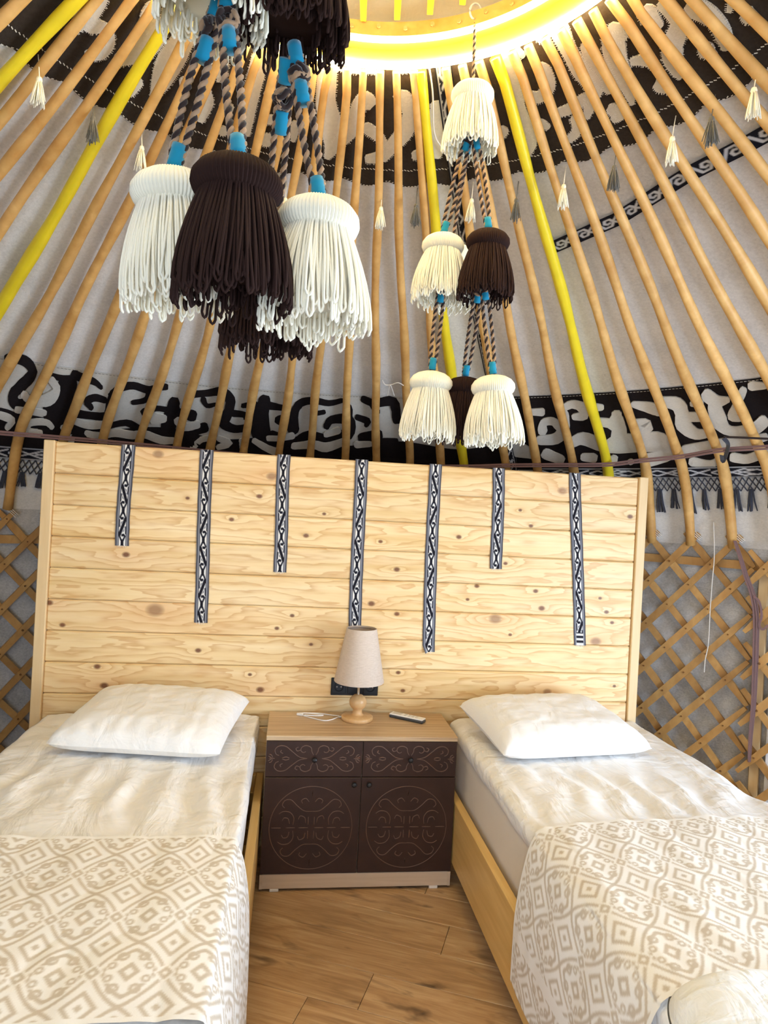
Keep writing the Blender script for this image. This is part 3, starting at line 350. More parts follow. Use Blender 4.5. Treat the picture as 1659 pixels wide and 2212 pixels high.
LOWER_WHITE=[[-349,1972,-348,1949,-348,1988,-346,1948,-347,2001,-343,1955,-345,2009,-342,1964,-343,2022,-340,1975,-339,2038,-338,1984,-335,2048,-336,1986,-330,2052,-334,1980,-325,2054,-330,1968,-319,2050,-327,1955,-315,2035,-325,1945,-312,2007,-324,1937,-311,1973,-322,1927,-311,1939,-321,1915,-312,1905,-320,1907,-314,1873,-320,1900,-318,1849,-322,1886,-321,1831,-325,1871,-323,1820,-327,1860,-325,1812,-329,1846,-327,1811,-329,1831],[-362,2168,-362,2140,-360,2180,-361,2132,-358,2187,-359,2132,-356,2190,-356,2135,-353,2196,-353,2139,-350,2201,-349,2147,-349,2200,-344,2167,-350,2195,-342,2202,-349,2208,-343,2227,-350,2226,-344,2244,-350,2240,-345,2253,-350,2248,-346,2259,-349,2255,-347,2262],[-313,2243,-312,2263,-314,2235,-313,2270,-316,2233,-315,2274,-319,2233,-317,2276,-322,2234,-321,2279,-325,2233,-325,2281,-326,2233,-329,2275,-325,2235,-332,2254,-326,2227,-333,2228,-326,2219,-333,2199,-326,2215,-331,2175,-324,2208,-328,2162,-320,2201,-323,2153,-316,2197,-318,2148,-312,2196,-314,2147,-311,2198,-310,2154,-310,2203,-307,2168,-308,2210,-305,2181,-307,2217,-304,2188,-306,2222,-303,2197,-304,2222,-303,2207],[-347,2118,-348,2091,-346,2127,-348,2081,-344,2130,-346,2077,-339,2129,-341,2076,-331,2129,-333,2075,-323,2128,-325,2074,-318,2128,-320,2074,-316,2124,-318,2077,-315,2115,-316,2087],[-288,2146,-288,2122,-286,2157,-287,2114,-285,2162,-285,2113,-282,2168,-282,2117,-278,2176,-278,2122,-273,2184,-273,2126,-268,2188,-269,2127,-263,2186,-266,2125,-259,2181,-262,2120,-255,2175,-258,2114,-252,2171,-255,2110,-250,2164,-253,2111,-249,2151,-251,2121],[-271,2234,-271,2209,-270,2245,-270,2201,-268,2249,-269,2199,-266,2251,-266,2201,-262,2254,-262,2205,-258,2256,-258,2208,-253,2255,-255,2207,-249,2250,-252,2200,-244,2242,-248,2188,-241,2233,-244,2175,-237,2228,-240,2166,-233,2228,-234,2164,-228,2231,-229,2167,-223,2234,-224,2170,-218,2235,-220,2171,-214,2230,-218,2167,-211,2222,-215,2161,-209,2217,-211,2154,-206,2216,-207,2152,-202,2221,-201,2158,-197,2232,-196,2169,-191,2244,-190,2180,-186,2250,-186,2187,-181,2251,-182,2189,-177,2248,-179,2190,-174,2245,-175,2189,-171,2243,-173,2188,-170,2238,-171,2190,-169,2227,-169,2199],[-297,2184,-293,2165,-297,2202,-291,2169,-295,2220,-289,2181,-293,2237,-287,2199,-290,2258,-284,2226,-288,2278,-281,2251,-286,2291,-279,2265,-284,2300,-279,2278,-282,2303,-279,2290],[-204,2072,-206,2020,-201,2090,-204,1999,-197,2094,-201,1989,-195,2089,-199,1991,-193,2082,-196,1994,-190,2074,-193,1996,-188,2069,-191,1998,-186,2062,-188,2001,-185,2048,-186,2012],[-177,2034,-174,2008,-176,2053,-172,2006,-175,2068,-170,2014,-173,2079,-168,2025,-170,2096,-166,2039,-166,2115,-163,2050,-162,2126,-162,2053,-157,2122,-160,2051,-152,2111,-157,2042,-149,2099,-153,2031,-146,2091,-151,2023,-144,2080,-148,2021,-144,2062,-146,2028],[-60,2141,-61,2117,-59,2150,-60,2106,-57,2152,-58,2102,-55,2151,-55,2101,-51,2150,-52,2100,-46,2148,-48,2098,-42,2145,-44,2094,-38,2139,-40,2086,-34,2132,-36,2074,-30,2125,-33,2063,-27,2121,-30,2055,-25,2111,-28,2054,-24,2095,-26,2062],[53,2151,52,2121,55,2161,54,2106,57,2163,56,2100,60,2160,60,2099,65,2154,65,2097,70,2149,70,2095,73,2146,73,2094,75,2141,75,2096,77,2131,76,2105],[-122,2167,-122,2145,-121,2178,-120,2139,-120,2185,-118,2140,-117,2193,-115,2145,-113,2204,-111,2152,-109,2214,-106,2162,-110,2201,-101,2196,-110,2184,-105,2235,-112,2195,-109,2246,-116,2207,-113,2253,-119,2216,-116,2257,-120,2223,-118,2258,-121,2235,-119,2254],[-78,2160,-77,2139,-78,2172,-75,2135,-76,2181,-73,2138,-73,2193,-70,2148,-69,2210,-65,2162,-64,2230,-60,2177,-59,2245,-56,2189,-55,2255,-52,2196,-51,2262,-49,2201,-48,2268,-45,2205,-45,2273,-43,2209,-43,2272,-41,2218,-40,2265,-39,2235],[-28,2198,-28,2167,-26,2207,-27,2155,-23,2209,-25,2148,-19,2205,-20,2142,-12,2199,-14,2133,-5,2194,-7,2125,0,2193,0,2119,4,2197,6,2121,7,2206,10,2127,12,2215,13,2130,18,2214,16,2129,25,2197,21,2121,32,2173,28,2103,39,2149,35,2084,43,2133,39,2071,45,2123,42,2069,46,2107,44,2075],[-148,2272,-151,2260,-146,2271,-151,2250,-145,2266,-150,2241,-143,2255,-149,2227,-141,2238,-147,2206,-139,2218,-144,2183,-137,2206,-141,2165,-134,2199,-137,2154,-131,2195,-133,2148,-128,2192,-130,2146,-126,2190,-128,2144,-124,2186,-126,2145,-123,2176,-124,2153],[-84,2243,-89,2250,-83,2230,-91,2244,-84,2214,-92,2230,-84,2203,-92,2219,-85,2187,-93,2202,-86,2172,-93,2186,-87,2161,-94,2174,-88,2151,-94,2162,-90,2145,-93,2151],[13,2074,12,2048,15,2079,13,2035,17,2078,14,2027,20,2070,17,2017,25,2058,21,2002,29,2047,26,1987,32,2040,29,1977,34,2029,31,1975,35,2013,33,1982]]
LOWER_RIGHT_WHITE=[[285,1805,285,1780,286,1815,287,1771,288,1818,289,1767,291,1819,292,1766,295,1821,296,1765,299,1824,301,1763,302,1825,304,1762,304,1821,306,1766,306,1809,307,1778],[301,1985,295,1987,303,1970,293,1973,305,1949,293,1952,305,1935,293,1939,305,1918,294,1917,305,1906,296,1890,305,1906,299,1861,305,1905,303,1845,307,1901,308,1838,310,1900,312,1836,312,1902,316,1840,313,1909,320,1853,314,1923,323,1870,316,1940,325,1885,317,1953,327,1895,319,1963,328,1913,322,1962,327,1933],[326,1797,324,1771,328,1801,325,1755,331,1797,328,1744,333,1789,330,1737,336,1777,334,1725,340,1769,338,1713,342,1765,343,1706,344,1768,348,1706,347,1774,352,1711,349,1783,357,1720,350,1788,360,1735,350,1792,362,1759,350,1799,362,1787,350,1805,361,1816,351,1797,358,1850,352,1796,352,1864,349,1801,348,1864,346,1806,344,1861,343,1809,342,1860,341,1813,340,1857,339,1823,339,1848],[348,1782,350,1740,350,1798,353,1725,353,1804,357,1720,358,1801,361,1724,365,1797,368,1731,372,1792,375,1737,377,1790,379,1742,379,1787,381,1745,381,1778,382,1754],[328,1776,334,1775,325,1791,335,1788,324,1810,336,1806,323,1834,336,1829,321,1868,335,1865,320,1901,334,1908,318,1924,332,1951,317,1938,329,1988,316,1952,325,2019,314,1965,320,2045,312,1975,315,2065,309,1982,308,2076,304,1987,302,2078,298,1990,296,2078,295,1992,293,2078,291,1999,290,2073,289,2015,288,2058],[255,2139,259,2071,256,2169,264,2053,260,2187,269,2055,264,2190,272,2069,269,2193,276,2090,275,2196,281,2111,278,2199,284,2124,281,2200,286,2135,284,2190,287,2153],[327,2099,325,2063,330,2104,327,2041,333,2097,329,2025,336,2089,331,2014,339,2079,335,1995,341,2074,341,1974,343,2075,348,1965,347,2083,355,1974,352,2100,361,1992,358,2121,367,2008,364,2135,371,2014,371,2143,374,2008,376,2145,378,1997,380,2147,383,1983,384,2148,389,1975,389,2146,396,1976,395,2143,402,1982,402,2139,408,1988,409,2136,414,1991,415,2135,418,1986,420,2135,423,1977,423,2136,429,1968,426,2137,435,1969,429,2136,441,1985,434,2137,445,2008,438,2139,448,2030,441,2141,450,2045,445,2143,452,2061,448,2133,453,2086],[393,1792,399,1794,389,1807,401,1810,388,1828,400,1831,385,1847,401,1851,382,1876,401,1880,379,1910,401,1911,377,1945,401,1939,376,1982,400,1967,375,2018,399,2000,375,2050,398,2030,375,2072,397,2052,376,2112,395,2094,379,2136,390,2127],[363,1887,365,1856,364,1900,367,1846,366,1907,370,1844,369,1911,373,1846,373,1917,377,1848,377,1923,381,1851,380,1928,384,1853,383,1925,387,1860,386,1913,388,1876],[404,1926,406,1882,406,1943,410,1868,408,1951,413,1864,411,1956,416,1863,415,1963,421,1862,418,1970,426,1863,417,1965,431,1881,417,1920,431,1947,418,1920,426,1976,416,1936,423,1989,415,1949,422,1996,413,1967,419,2008,413,1987,416,2011],[291,2167,295,2125,292,2188,298,2114,295,2202,302,2117,298,2210,305,2127,303,2221,309,2142,308,2232,314,2156,311,2240,317,2166,314,2241,319,2178,317,2233,320,2196],[256,2086,257,2020,258,2110,261,1996,262,2118,265,1987,262,2118,265,1987,263,2118,265,1987,263,2118,265,1987,263,2118,265,1987,267,2109,270,1995,271,2084,272,2018],[414,1758,416,1736,415,1768,418,1730,416,1774,420,1729,419,1783,424,1731,423,1795,429,1734,428,1808,434,1737,431,1819,439,1742,434,1827,442,1749,436,1834,445,1757,439,1839,447,1764,440,1844,448,1769,443,1847,450,1782,447,1838,451,1801],[446,1750,449,1717,447,1765,451,1708,449,1772,454,1707,452,1780,458,1708,456,1790,463,1709,460,1802,469,1713,461,1810,474,1726,461,1811,477,1753,461,1816,478,1783,461,1830,477,1807,461,1845,477,1830,460,1858,476,1857,459,1877,475,1879,457,1911,475,1888,457,1951,475,1890,460,1981,475,1903,463,2006,476,1924,467,2025,478,1943,472,2038,479,1955,477,2040,481,1961,483,2032,485,1962,487,2024,489,1960,490,2018,491,1958,492,2011,493,1960,494,1998,495,1969],[469,1879,471,1844,470,1892,473,1832,472,1898,476,1828,475,1899,479,1829,480,1900,484,1831,484,1901,488,1833,487,1902,491,1834,490,1898,493,1839,492,1886,494,1852],[481,1781,482,1759,482,1788,484,1750,484,1791,486,1747,486,1790,488,1747,488,1790,490,1746,491,1789,493,1746,493,1789,495,1745,494,1785,496,1748,496,1777,497,1755],[498,1707,504,1677,497,1729,507,1676,497,1748,510,1686,498,1758,511,1695,500,1774,513,1708,503,1791,514,1718,507,1805,515,1723,511,1804,516,1728,516,1795,518,1732,520,1785,521,1735,522,1779,523,1738,524,1775,525,1739,525,1766,526,1745],[504,1757,512,1750,501,1778,514,1764,499,1803,515,1787,498,1824,514,1808,497,1857,514,1836,496,1897,514,1864,496,1934,514,1884,498,1963,513,1902,501,1986,513,1921,504,2004,513,1937,509,2017,515,1948,514,2024,519,1952,521,2028,524,1949,527,2028,530,1941,533,2023,535,1934,539,2008,538,1926,544,1988,541,1914,548,1970,544,1901,550,1960,546,1891,553,1941,549,1882,554,1919,552,1885],[544,1680,547,1692,542,1684,547,1704,540,1694,546,1717,537,1715,543,1740,532,1748,538,1774,527,1783,533,1811,523,1811,530,1841,520,1829,527,1861,518,1844,524,1875,516,1863,524,1878,515,1894,524,1865,518,1911,523,1862,521,1914,525,1866,523,1915,527,1869,525,1916,528,1872,527,1914,530,1876,528,1907,530,1885],[549,1693,551,1664,550,1705,554,1655,552,1711,557,1652,555,1710,559,1656,559,1709,562,1661,562,1709,566,1666,565,1708,568,1670,567,1706,569,1673,568,1700,570,1681],[453,2144,454,2108,455,2154,456,2091,457,2156,459,2083,461,2152,463,2079,466,2147,468,2073,472,2141,474,2067,478,2135,479,2061,482,2129,484,2056,486,2124,488,2050,490,2119,492,2044,494,2115,497,2039,499,2114,503,2036,505,2115,509,2033,511,2116,515,2031,518,2113,521,2028,524,2103,527,2024,531,2090,533,2019,537,2078,539,2014,541,2069,543,2011,544,2062,545,2012,545,2050,546,2021],[457,2227,459,2192,458,2242,462,2182,460,2249,464,2181,463,2251,468,2187,468,2256,472,2196,473,2259,476,2203,479,2259,480,2205,483,2252,483,2200,488,2241,486,2190,492,2228,490,2178,494,2219,492,2169,496,2209,495,2166,497,2195,496,2170],[500,2195,502,2162,500,2209,504,2152,502,2217,507,2151,504,2221,509,2155,508,2226,512,2160,512,2231,515,2164,517,2230,518,2164,522,2221,522,2158,528,2207,527,2146,533,2194,532,2134,536,2186,536,2126,538,2176,538,2124,540,2161,540,2131],[406,2241,406,2187,409,2253,409,2163,413,2254,413,2150,417,2248,417,2144,423,2238,423,2137,429,2225,429,2129,435,2213,434,2122,439,2200,438,2115,444,2186,443,2108,447,2174,446,2102,450,2165,449,2097,452,2155,451,2095,454,2138,453,2104],[338,2195,339,2163,339,2207,341,2152,341,2213,344,2149,343,2215,346,2149,347,2219,349,2149,350,2222,353,2149,352,2224,355,2149,355,2221,357,2155,357,2208,359,2170],[371,2217,372,2179,373,2231,375,2165,375,2236,377,2160,375,2236,377,2160,375,2236,377,2160,375,2236,377,2160,375,2236,377,2160,378,2230,380,2165,380,2216,382,2179],[392,2228,392,2203,393,2237,394,2194,394,2241,396,2191,394,2241,396,2191,394,2241,396,2191,394,2241,396,2191,394,2241,396,2191,396,2237,398,2194,398,2228,399,2203]]
LOWER_RIGHT_BLACK=[[365,1963,366,1937,365,1974,368,1929,367,1979,370,1927,369,1984,372,1926,371,1991,375,1925,373,1997,379,1926,371,1984,383,1950,373,1952,380,2000,372,1959,376,2016,370,1971,374,2027,368,1980,372,2033,366,1994,370,2040,365,2011,367,2038],[410,1953,411,1938,411,1959,412,1932,412,1961,413,1930,412,1961,413,1930,412,1961,413,1930,412,1961,413,1930,412,1961,413,1930,413,1959,414,1933,414,1954,415,1938]]
KNOTS=[(-0.83,1.74,3),(-0.336,1.672,3),(-0.696,1.555,1),(-0.386,1.58,1.6),(-0.094,1.517,1),(-0.17,1.415,1.6),(0.169,1.404,1.2),(-0.943,1.295,2),(-1.19,0.981,1.5),(-0.809,1.058,5),(-0.213,1.053,1.2),(-0.278,0.994,1.2),(-0.616,0.886,1.6),(-0.122,0.926,1),(-1.038,0.805,1.8),(-0.386,0.784,1),(-1.005,0.723,2.2),(-0.337,0.717,2.2),(-1.249,1.075,2),(-0.502,1.471,1.4),(1.024,1.685,3),(0.822,1.582,1),(1.37,1.58,1.8),(0.878,1.511,1.3),(0.534,1.442,1.6),(0.251,1.28,1.8),(0.764,1.329,1.2),(0.632,1.218,1.4),(0.918,1.205,1.5),(0.952,1.125,2),(0.591,1.154,1),(1.24,1.183,1),(1.276,1.118,1.5),(0.729,1.068,4),(0.805,0.996,1),(0.262,1.076,1.5),(1.23,0.975,3.5),(1.307,1.068,1.2),(0.283,0.807,1.3),(0.309,0.724,1.3),(1.336,0.764,1),(1.002,0.73,2.6),(0.142,1.119,2)]
TIE_STRAP=[(1.925,0.003,1.49),(1.944,-0.019,1.408),(1.962,-0.042,1.321),(1.983,-0.068,1.235),(1.995,-0.083,1.137),(1.998,-0.088,1.004),(2.0,-0.09,0.871),(2.001,-0.091,0.716),(1.998,-0.087,0.559),(1.998,-0.087,0.436)]
TIE_LOOP=[(1.979,-0.079,1.229),(1.995,-0.099,1.206),(2.003,-0.11,1.141),(1.998,-0.104,1.096),(2.008,-0.117,1.077),(2.021,-0.134,1.102)]
STRING=[(1.863,0.09,1.576),(1.871,0.081,1.409),(1.869,0.084,1.269),(1.867,0.085,1.129),(1.867,0.085,0.966),(1.86,0.093,0.882),(1.859,0.094,0.819)]
BELT=[(-1.775,0.154,1.812),(-1.6,0.289,1.814),(-1.433,0.393,1.819),(-1.043,0.581,1.822),(-0.436,0.745,1.813),(0.264,0.738,1.804),(0.689,0.614,1.817),(0.908,0.507,1.83),(1.132,0.376,1.838),(1.343,0.223,1.844),(1.455,0.104,1.862),(1.579,-0.055,1.879),(1.67,-0.219,1.902),(1.781,-0.386,1.909),(1.865,-0.551,1.919)]
BELT2=[(1.627,-0.305,1.949),(1.674,-0.354,1.945),(1.748,-0.428,1.937),(1.836,-0.535,1.928)]
STRIP_TIE=[(1.641,-0.301,1.942),(1.679,-0.278,1.918),(1.718,-0.208,1.878),(1.733,-0.167,1.855),(1.706,-0.195,1.879)]
BOW=[(0.153,0.121,2.162),(0.171,0.148,2.146),(0.199,0.141,2.147),(0.229,0.121,2.155),(0.258,0.132,2.146)]
BOW2=[(0.194,0.219,2.106),(0.195,0.145,2.145),(0.227,0.211,2.107)]
SMALL_TASSELS=[(-55.1,0.48,'c'),(-45.3,0.5,'g'),(-36.3,0.52,'c'),(-9.5,0.55,'c'),(8.7,0.54,'c'),(15.5,0.527,'g'),(26.3,0.518,'c'),(34.6,0.539,'g'),(43.6,0.524,'c'),(53.1,0.511,'g'),(63.8,0.496,'c'),(70.5,0.497,'g'),(77.9,0.49,'c')]

# ------------------------------------------------------------------ mesh helpers
ORG = {}

def mesh_of(name, V, F, smooth=False, mats=(), fm=None, pat=None):
    me = bpy.data.meshes.new(name)
    V = [tuple(map(float, v)) for v in V]
    me.from_pydata(V, [], [tuple(map(int, f)) for f in F])
    for mm in mats:
        me.materials.append(mm)
    if fm is not None:
        me.polygons.foreach_set('material_index', np.asarray(fm, dtype=np.int32))
    if smooth:
        me.polygons.foreach_set('use_smooth', np.ones(len(me.polygons), dtype=bool))
    if pat is not None:
        at = me.attributes.new('pat', 'FLOAT', 'POINT')
        at.data.foreach_set('value', np.asarray(pat, dtype=np.float32))
    me.update()
    return me

def tag(o, label=None, cat=None, group=None, kind=None):
    if label: o['label'] = label
    if cat: o['category'] = cat
    if group: o['group'] = group
    if kind: o['kind'] = kind
    return o

def put(name, me, parent=None, loc=(0, 0, 0), rot=(0, 0, 0), **k):
    o = bpy.data.objects.new(name, me)
    COL.objects.link(o)
    o.parent = parent
    o.location = loc; o.rotation_euler = rot
    return tag(o, **k)

def empty(name, loc, **k):
    o = put(name, None, None, loc, **k)
    o.empty_display_size = 0.05
    ORG[o] = Vector(loc)
    return o

def obj(name, VF, mat, parent=None, smooth=False, fm=None, pat=None, origin=None, **k):
    """world-space geometry -> object whose origin sits at its base (or at its parent's)"""
    V, F = VF
    V = np.asarray(V, float)
    if parent is not None:
        o0 = ORG[parent]
    elif origin is not None:
        o0 = Vector(origin)
    else:
        lo, hi = V.min(0), V.max(0)
        o0 = Vector(((lo[0] + hi[0]) / 2, (lo[1] + hi[1]) / 2, lo[2]))
    mats = mat if isinstance(mat, (list, tuple)) else [mat]
    me = mesh_of(name, V - np.array(o0), F, smooth, mats, fm, pat)
    o = put(name, me, parent, (0, 0, 0) if parent is not None else o0, **k)
    ORG[o] = o0
    return o

def join(*parts):
    V, F, n = [], [], 0
    for v, f in parts:
        V.append(np.asarray(v, float)); F += [tuple(i + n for i in q) for q in f]; n += len(v)
    return np.vstack(V), F

def box(x0, x1, y0, y1, z0, z1, b=0.0):
    """box with chamfered edges"""
    c = np.array([(x0 + x1) / 2, (y0 + y1) / 2, (z0 + z1) / 2]); h = np.array([x1 - x0, y1 - y0, z1 - z0]) / 2
    if b <= 0:
        V = [c + h * np.array(s) for s in ((-1, -1, -1), (1, -1, -1), (1, 1, -1), (-1, 1, -1), (-1, -1, 1), (1, -1, 1), (1, 1, 1), (-1, 1, 1))]
        return np.array(V), [(0, 3, 2, 1), (4, 5, 6, 7), (0, 1, 5, 4), (1, 2, 6, 5), (2, 3, 7, 6), (3, 0, 4, 7)]
    b = min(b, h.min() * 0.98)
    V, idx = [], {}
    for sx in (-1, 1):
        for sy in (-1, 1):
            for sz in (-1, 1):
                s = np.array((sx, sy, sz))
                for ax in range(3):
                    p = h - b; p[ax] = h[ax]
                    idx[(sx, sy, sz, ax)] = len(V); V.append(c + s * p)
    F = []
    I = lambda sx, sy, sz, ax: idx[(sx, sy, sz, ax)]
    for s in (-1, 1):
        F.append([I(s, -1, -1, 0), I(s, 1, -1, 0), I(s, 1, 1, 0), I(s, -1, 1, 0)][::s])
        F.append([I(-1, s, -1, 1), I(-1, s, 1, 1), I(1, s, 1, 1), I(1, s, -1, 1)][::s])
        F.append([I(-1, -1, s, 2), I(1, -1, s, 2), I(1, 1, s, 2), I(-1, 1, s, 2)][::s])
    for a in (-1, 1):
        for d in (-1, 1):
            F.append([I(a, d, -1, 0), I(a, d, 1, 0), I(a, d, 1, 1), I(a, d, -1, 1)])
            F.append([I(a, -1, d, 0), I(a, 1, d, 0), I(a, 1, d, 2), I(a, -1, d, 2)])
            F.append([I(-1, a, d, 1), I(1, a, d, 1), I(1, a, d, 2), I(-1, a, d, 2)])
    for sx in (-1, 1):
        for sy in (-1, 1):
            for sz in (-1, 1):
                F.append([I(sx, sy, sz, 0), I(sx, sy, sz, 1), I(sx, sy, sz, 2)])
    return np.array(V), [tuple(f) for f in F]

def rot_about(VF, c, ang, axis='Z'):
    R = np.array(Matrix.Rotation(ang, 3, axis)); V = np.asarray(VF[0])
    return (V - c) @ R.T + c, VF[1]

def tube(P, rad, sides=8, cap=True, flat=1.0, up=None, phase=0.0):
    """tube along points; flat scales the second axis of the section; up fixes the section's second axis"""
    P = np.asarray(P, float); n = len(P)
    rad = np.full(n, rad, float) if np.isscalar(rad) else np.asarray(rad, float)
    T = np.gradient(P, axis=0); T /= np.linalg.norm(T, axis=1)[:, None] + 1e-12
    V = []
    u = None
    for i in range(n):
        t = T[i]
        if up is not None:
            ui = np.asarray(up[i] if np.ndim(up) == 2 else up, float)
            u = ui - t * (ui @ t)
        else:
            if u is None:
                u = np.cross(t, (0, 0, 1.0))
                if np.linalg.norm(u) < 0.1: u = np.cross(t, (1.0, 0, 0))
            u = u - t * (u @ t)
        u = u / (np.linalg.norm(u) + 1e-12)
        v = np.cross(t, u)
        for k in range(sides):
            a = 2 * PI * k / sides + phase
            V.append(P[i] + rad[i] * (math.cos(a) * v + math.sin(a) * flat * u))
    F = []
    for i in range(n - 1):
        for k in range(sides):
            k2 = (k + 1) % sides
            F.append((i * sides + k, i * sides + k2, (i + 1) * sides + k2, (i + 1) * sides + k))
    if cap:
        F.append(tuple(range(sides - 1, -1, -1))); F.append(tuple((n - 1) * sides + k for k in range(sides)))
    return np.array(V), F

def closed_tube(P, rad, sides=6):
    P = np.asarray(P, float); n = len(P)
    T = np.roll(P, -1, 0) - np.roll(P, 1, 0); T /= np.linalg.norm(T, axis=1)[:, None]
    V = []
    for i in range(n):
        u = np.array((0, 0, 1.0)); u = u - T[i] * (u @ T[i]); u /= np.linalg.norm(u); v = np.cross(T[i], u)
        for k in range(sides):
            a = 2 * PI * k / sides; V.append(P[i] + rad * (math.cos(a) * v + math.sin(a) * u))
    F = [(i * sides + k, i * sides + (k + 1) % sides, ((i + 1) % n) * sides + (k + 1) % sides, ((i + 1) % n) * sides + k) for i in range(n) for k in range(sides)]
    return np.array(V), F

def lathe(prof, c=(0, 0, 0), seg=48, close=False, mod=None):
    """revolve (r,z) pairs about a vertical axis through c"""
    V = []
    for (r, z) in prof:
        for k in range(seg):
            a = 2 * PI * k / seg
            rr = r * (mod(a, z) if mod else 1.0)
            V.append((c[0] + rr * math.cos(a), c[1] + rr * math.sin(a), c[2] + z))
    n = len(prof); F = []
    for i in range(n if close else n - 1):
        j = (i + 1) % n
        for k in range(seg):
            k2 = (k + 1) % seg
            F.append((i * seg + k, i * seg + k2, j * seg + k2, j * seg + k))
    return np.array(V), F

def grid(nu, nv, fn):
    V = [fn(u / (nu - 1), v / (nv - 1)) for v in range(nv) for u in range(nu)]
    F = [(v * nu + u, v * nu + u + 1, (v + 1) * nu + u + 1, (v + 1) * nu + u) for v in range(nv - 1) for u in range(nu - 1)]
    return np.array(V, float), F

def catmull(P, n=8):
    P = np.asarray(P, float); out = []
    for i in range(len(P) - 1):
        p0, p1, p2, p3 = P[max(i - 1, 0)], P[i], P[i + 1], P[min(i + 2, len(P) - 1)]
        for k in range(n):
            t = k / n
            out.append(0.5 * (2 * p1 + (-p0 + p2) * t + (2 * p0 - 5 * p1 + 4 * p2 - p3) * t * t + (-p0 + 3 * p1 - 3 * p2 + p3) * t ** 3))
    out.append(P[-1]); return np.array(out)

def ribbon_strip(P, width, nrm, thick=0.0015):
    """flat band along P, lying across the normals nrm"""
    P = np.asarray(P, float); T = np.gradient(P, axis=0); T /= np.linalg.norm(T, axis=1)[:, None]
    return tube(P, np.full(len(P), width / 2), 4, True, thick / width * 1.0, nrm, PI / 4) if False else _strip(P, T, width, nrm, thick)

def _strip(P, T, width, nrm, thick):
    V = []; n = len(P)
    for i in range(n):
        nn = np.asarray(nrm[i] if np.ndim(nrm) == 2 else nrm, float); nn = nn - T[i] * (nn @ T[i]); nn /= np.linalg.norm(nn)
        b = np.cross(T[i], nn); wd = width[i] if np.ndim(width) else width
        for s, q in ((-1, -1), (1, -1), (1, 1), (-1, 1)):
            V.append(P[i] + b * s * wd / 2 + nn * q * thick / 2)
    F = [(i * 4 + k, i * 4 + (k + 1) % 4, (i + 1) * 4 + (k + 1) % 4, (i + 1) * 4 + k) for i in range(n - 1) for k in range(4)]
    F += [(3, 2, 1, 0), tuple((n - 1) * 4 + k for k in range(4))]
    return np.array(V), F

# ------------------------------------------------------------------ the yurt surface: angle th (degrees), arc length s down the felt
PROF = np.array([(0.60, 2.925), (2.47, 1.925), (2.57, 1.855), (2.655, 1.75), (2.72, 1.63), (2.765, 1.52), (2.80, 1.40), (2.80, 0.0)])
SEG = np.r_[0, np.cumsum(np.hypot(*np.diff(PROF, axis=0).T))]
_d = np.diff(PROF, axis=0); _d = _d / np.linalg.norm(_d, axis=1)[:, None]
_nv = np.vstack([_d[:1], (_d[:-1] + _d[1:]), _d[-1:]]); _nv /= np.linalg.norm(_nv, axis=1)[:, None]
NRM = np.c_[_nv[:, 1], -_nv[:, 0]]      # points inwards and down

def rz(s, off=0.0):
    r = np.interp(s, SEG, PROF[:, 0]); z = np.interp(s, SEG, PROF[:, 1])
    if off:
        nr = np.interp(s, SEG, NRM[:, 0]); nz = np.interp(s, SEG, NRM[:, 1])
        r = r + nr * off; z = z + nz * off
    return r, z

def fp(th, s, off=0.0):
    r, z = rz(s, off); t = math.radians(th)
    return (CX + r * math.sin(t), CY + r * math.cos(t), z)

def fn_(th, s):
    nr = np.interp(s, SEG, NRM[:, 0]); nz = np.interp(s, SEG, NRM[:, 1]); t = math.radians(th)
    return np.array((nr * math.sin(t), nr * math.cos(t), nz))

def sheet(th0, th1, nth, svals, off):
    """felt sheet; svals(th) -> list of arc lengths"""
    rows = [[fp(t, s, off) for s in svals(t)] for t in np.linspace(th0, th1, nth)]
    ns = len(rows[0]); V = [p for r in rows for p in r]
    F = [(i * ns + k, (i + 1) * ns + k, (i + 1) * ns + k + 1, i * ns + k + 1) for i in range(nth - 1) for k in range(ns - 1)]
    return np.array(V), F

def applique(q, off, base):
    """a cut felt piece laid on the felt: rows of left/right (th*10, s*1000), standing proud of the ground"""
    q = np.array(q, float).reshape(-1, 2, 2); n = len(q); V = []
    for row in q:
        (t0, s0), (t1, s1) = row
        V += [fp(t0 / 10, s0 / 1000, base), fp(t0 / 10, s0 / 1000, off), fp(t1 / 10, s1 / 1000, off), fp(t1 / 10, s1 / 1000, base)]
    F = []
    for i in range(n - 1):
        for k in range(3):
            F.append((i * 4 + k, i * 4 + k + 1, (i + 1) * 4 + k + 1, (i + 1) * 4 + k))
    F += [(0, 1, 2, 3), tuple((n - 1) * 4 + k for k in (3, 2, 1, 0))]
    return np.array(V), F

# ------------------------------------------------------------------ shell
def in_opening(t, z):
    t = t % 360
    return (DOOR0 < t < DOOR1 or BACK0 < t < BACK1) and z < 1.80

def shell(svals, off, nth=180):
    V = []; F = []
    ns = len(svals)
    for i in range(nth):
        for s in svals:
            V.append(fp(i * 360 / nth, s, off))
    for i in range(nth):
        tc = (i + 0.5) * 360 / nth
        for k in range(ns - 1):
            zc = (rz(svals[k])[1] + rz(svals[k + 1])[1]) / 2
            if in_opening(tc, zc):
                continue
            j = (i + 1) % nth
            F.append((i * ns + k, j * ns + k, j * ns + k + 1, i * ns + k + 1))
    return np.array(V), F

obj('ceiling', shell([0, 0.35, 0.7, 1.05, 1.4, 1.75, 2.121, 2.243, 2.378, 2.514, 2.633, 2.70], 0.0), M['felt'], smooth=True, kind='structure', label='grey felt roof of the yurt behind the poles')
obj('wall_back', shell([2.70, 2.758, 3.2, 3.7, 4.158], 0.0), M['feltwall'], smooth=True, kind='structure', label='grey felt wall behind the wooden lattice')
g = obj('ground', lathe([(0.01, -0.03), (9.0, -0.03)], (CX, CY, 0), 48), M['earth'], kind='structure')

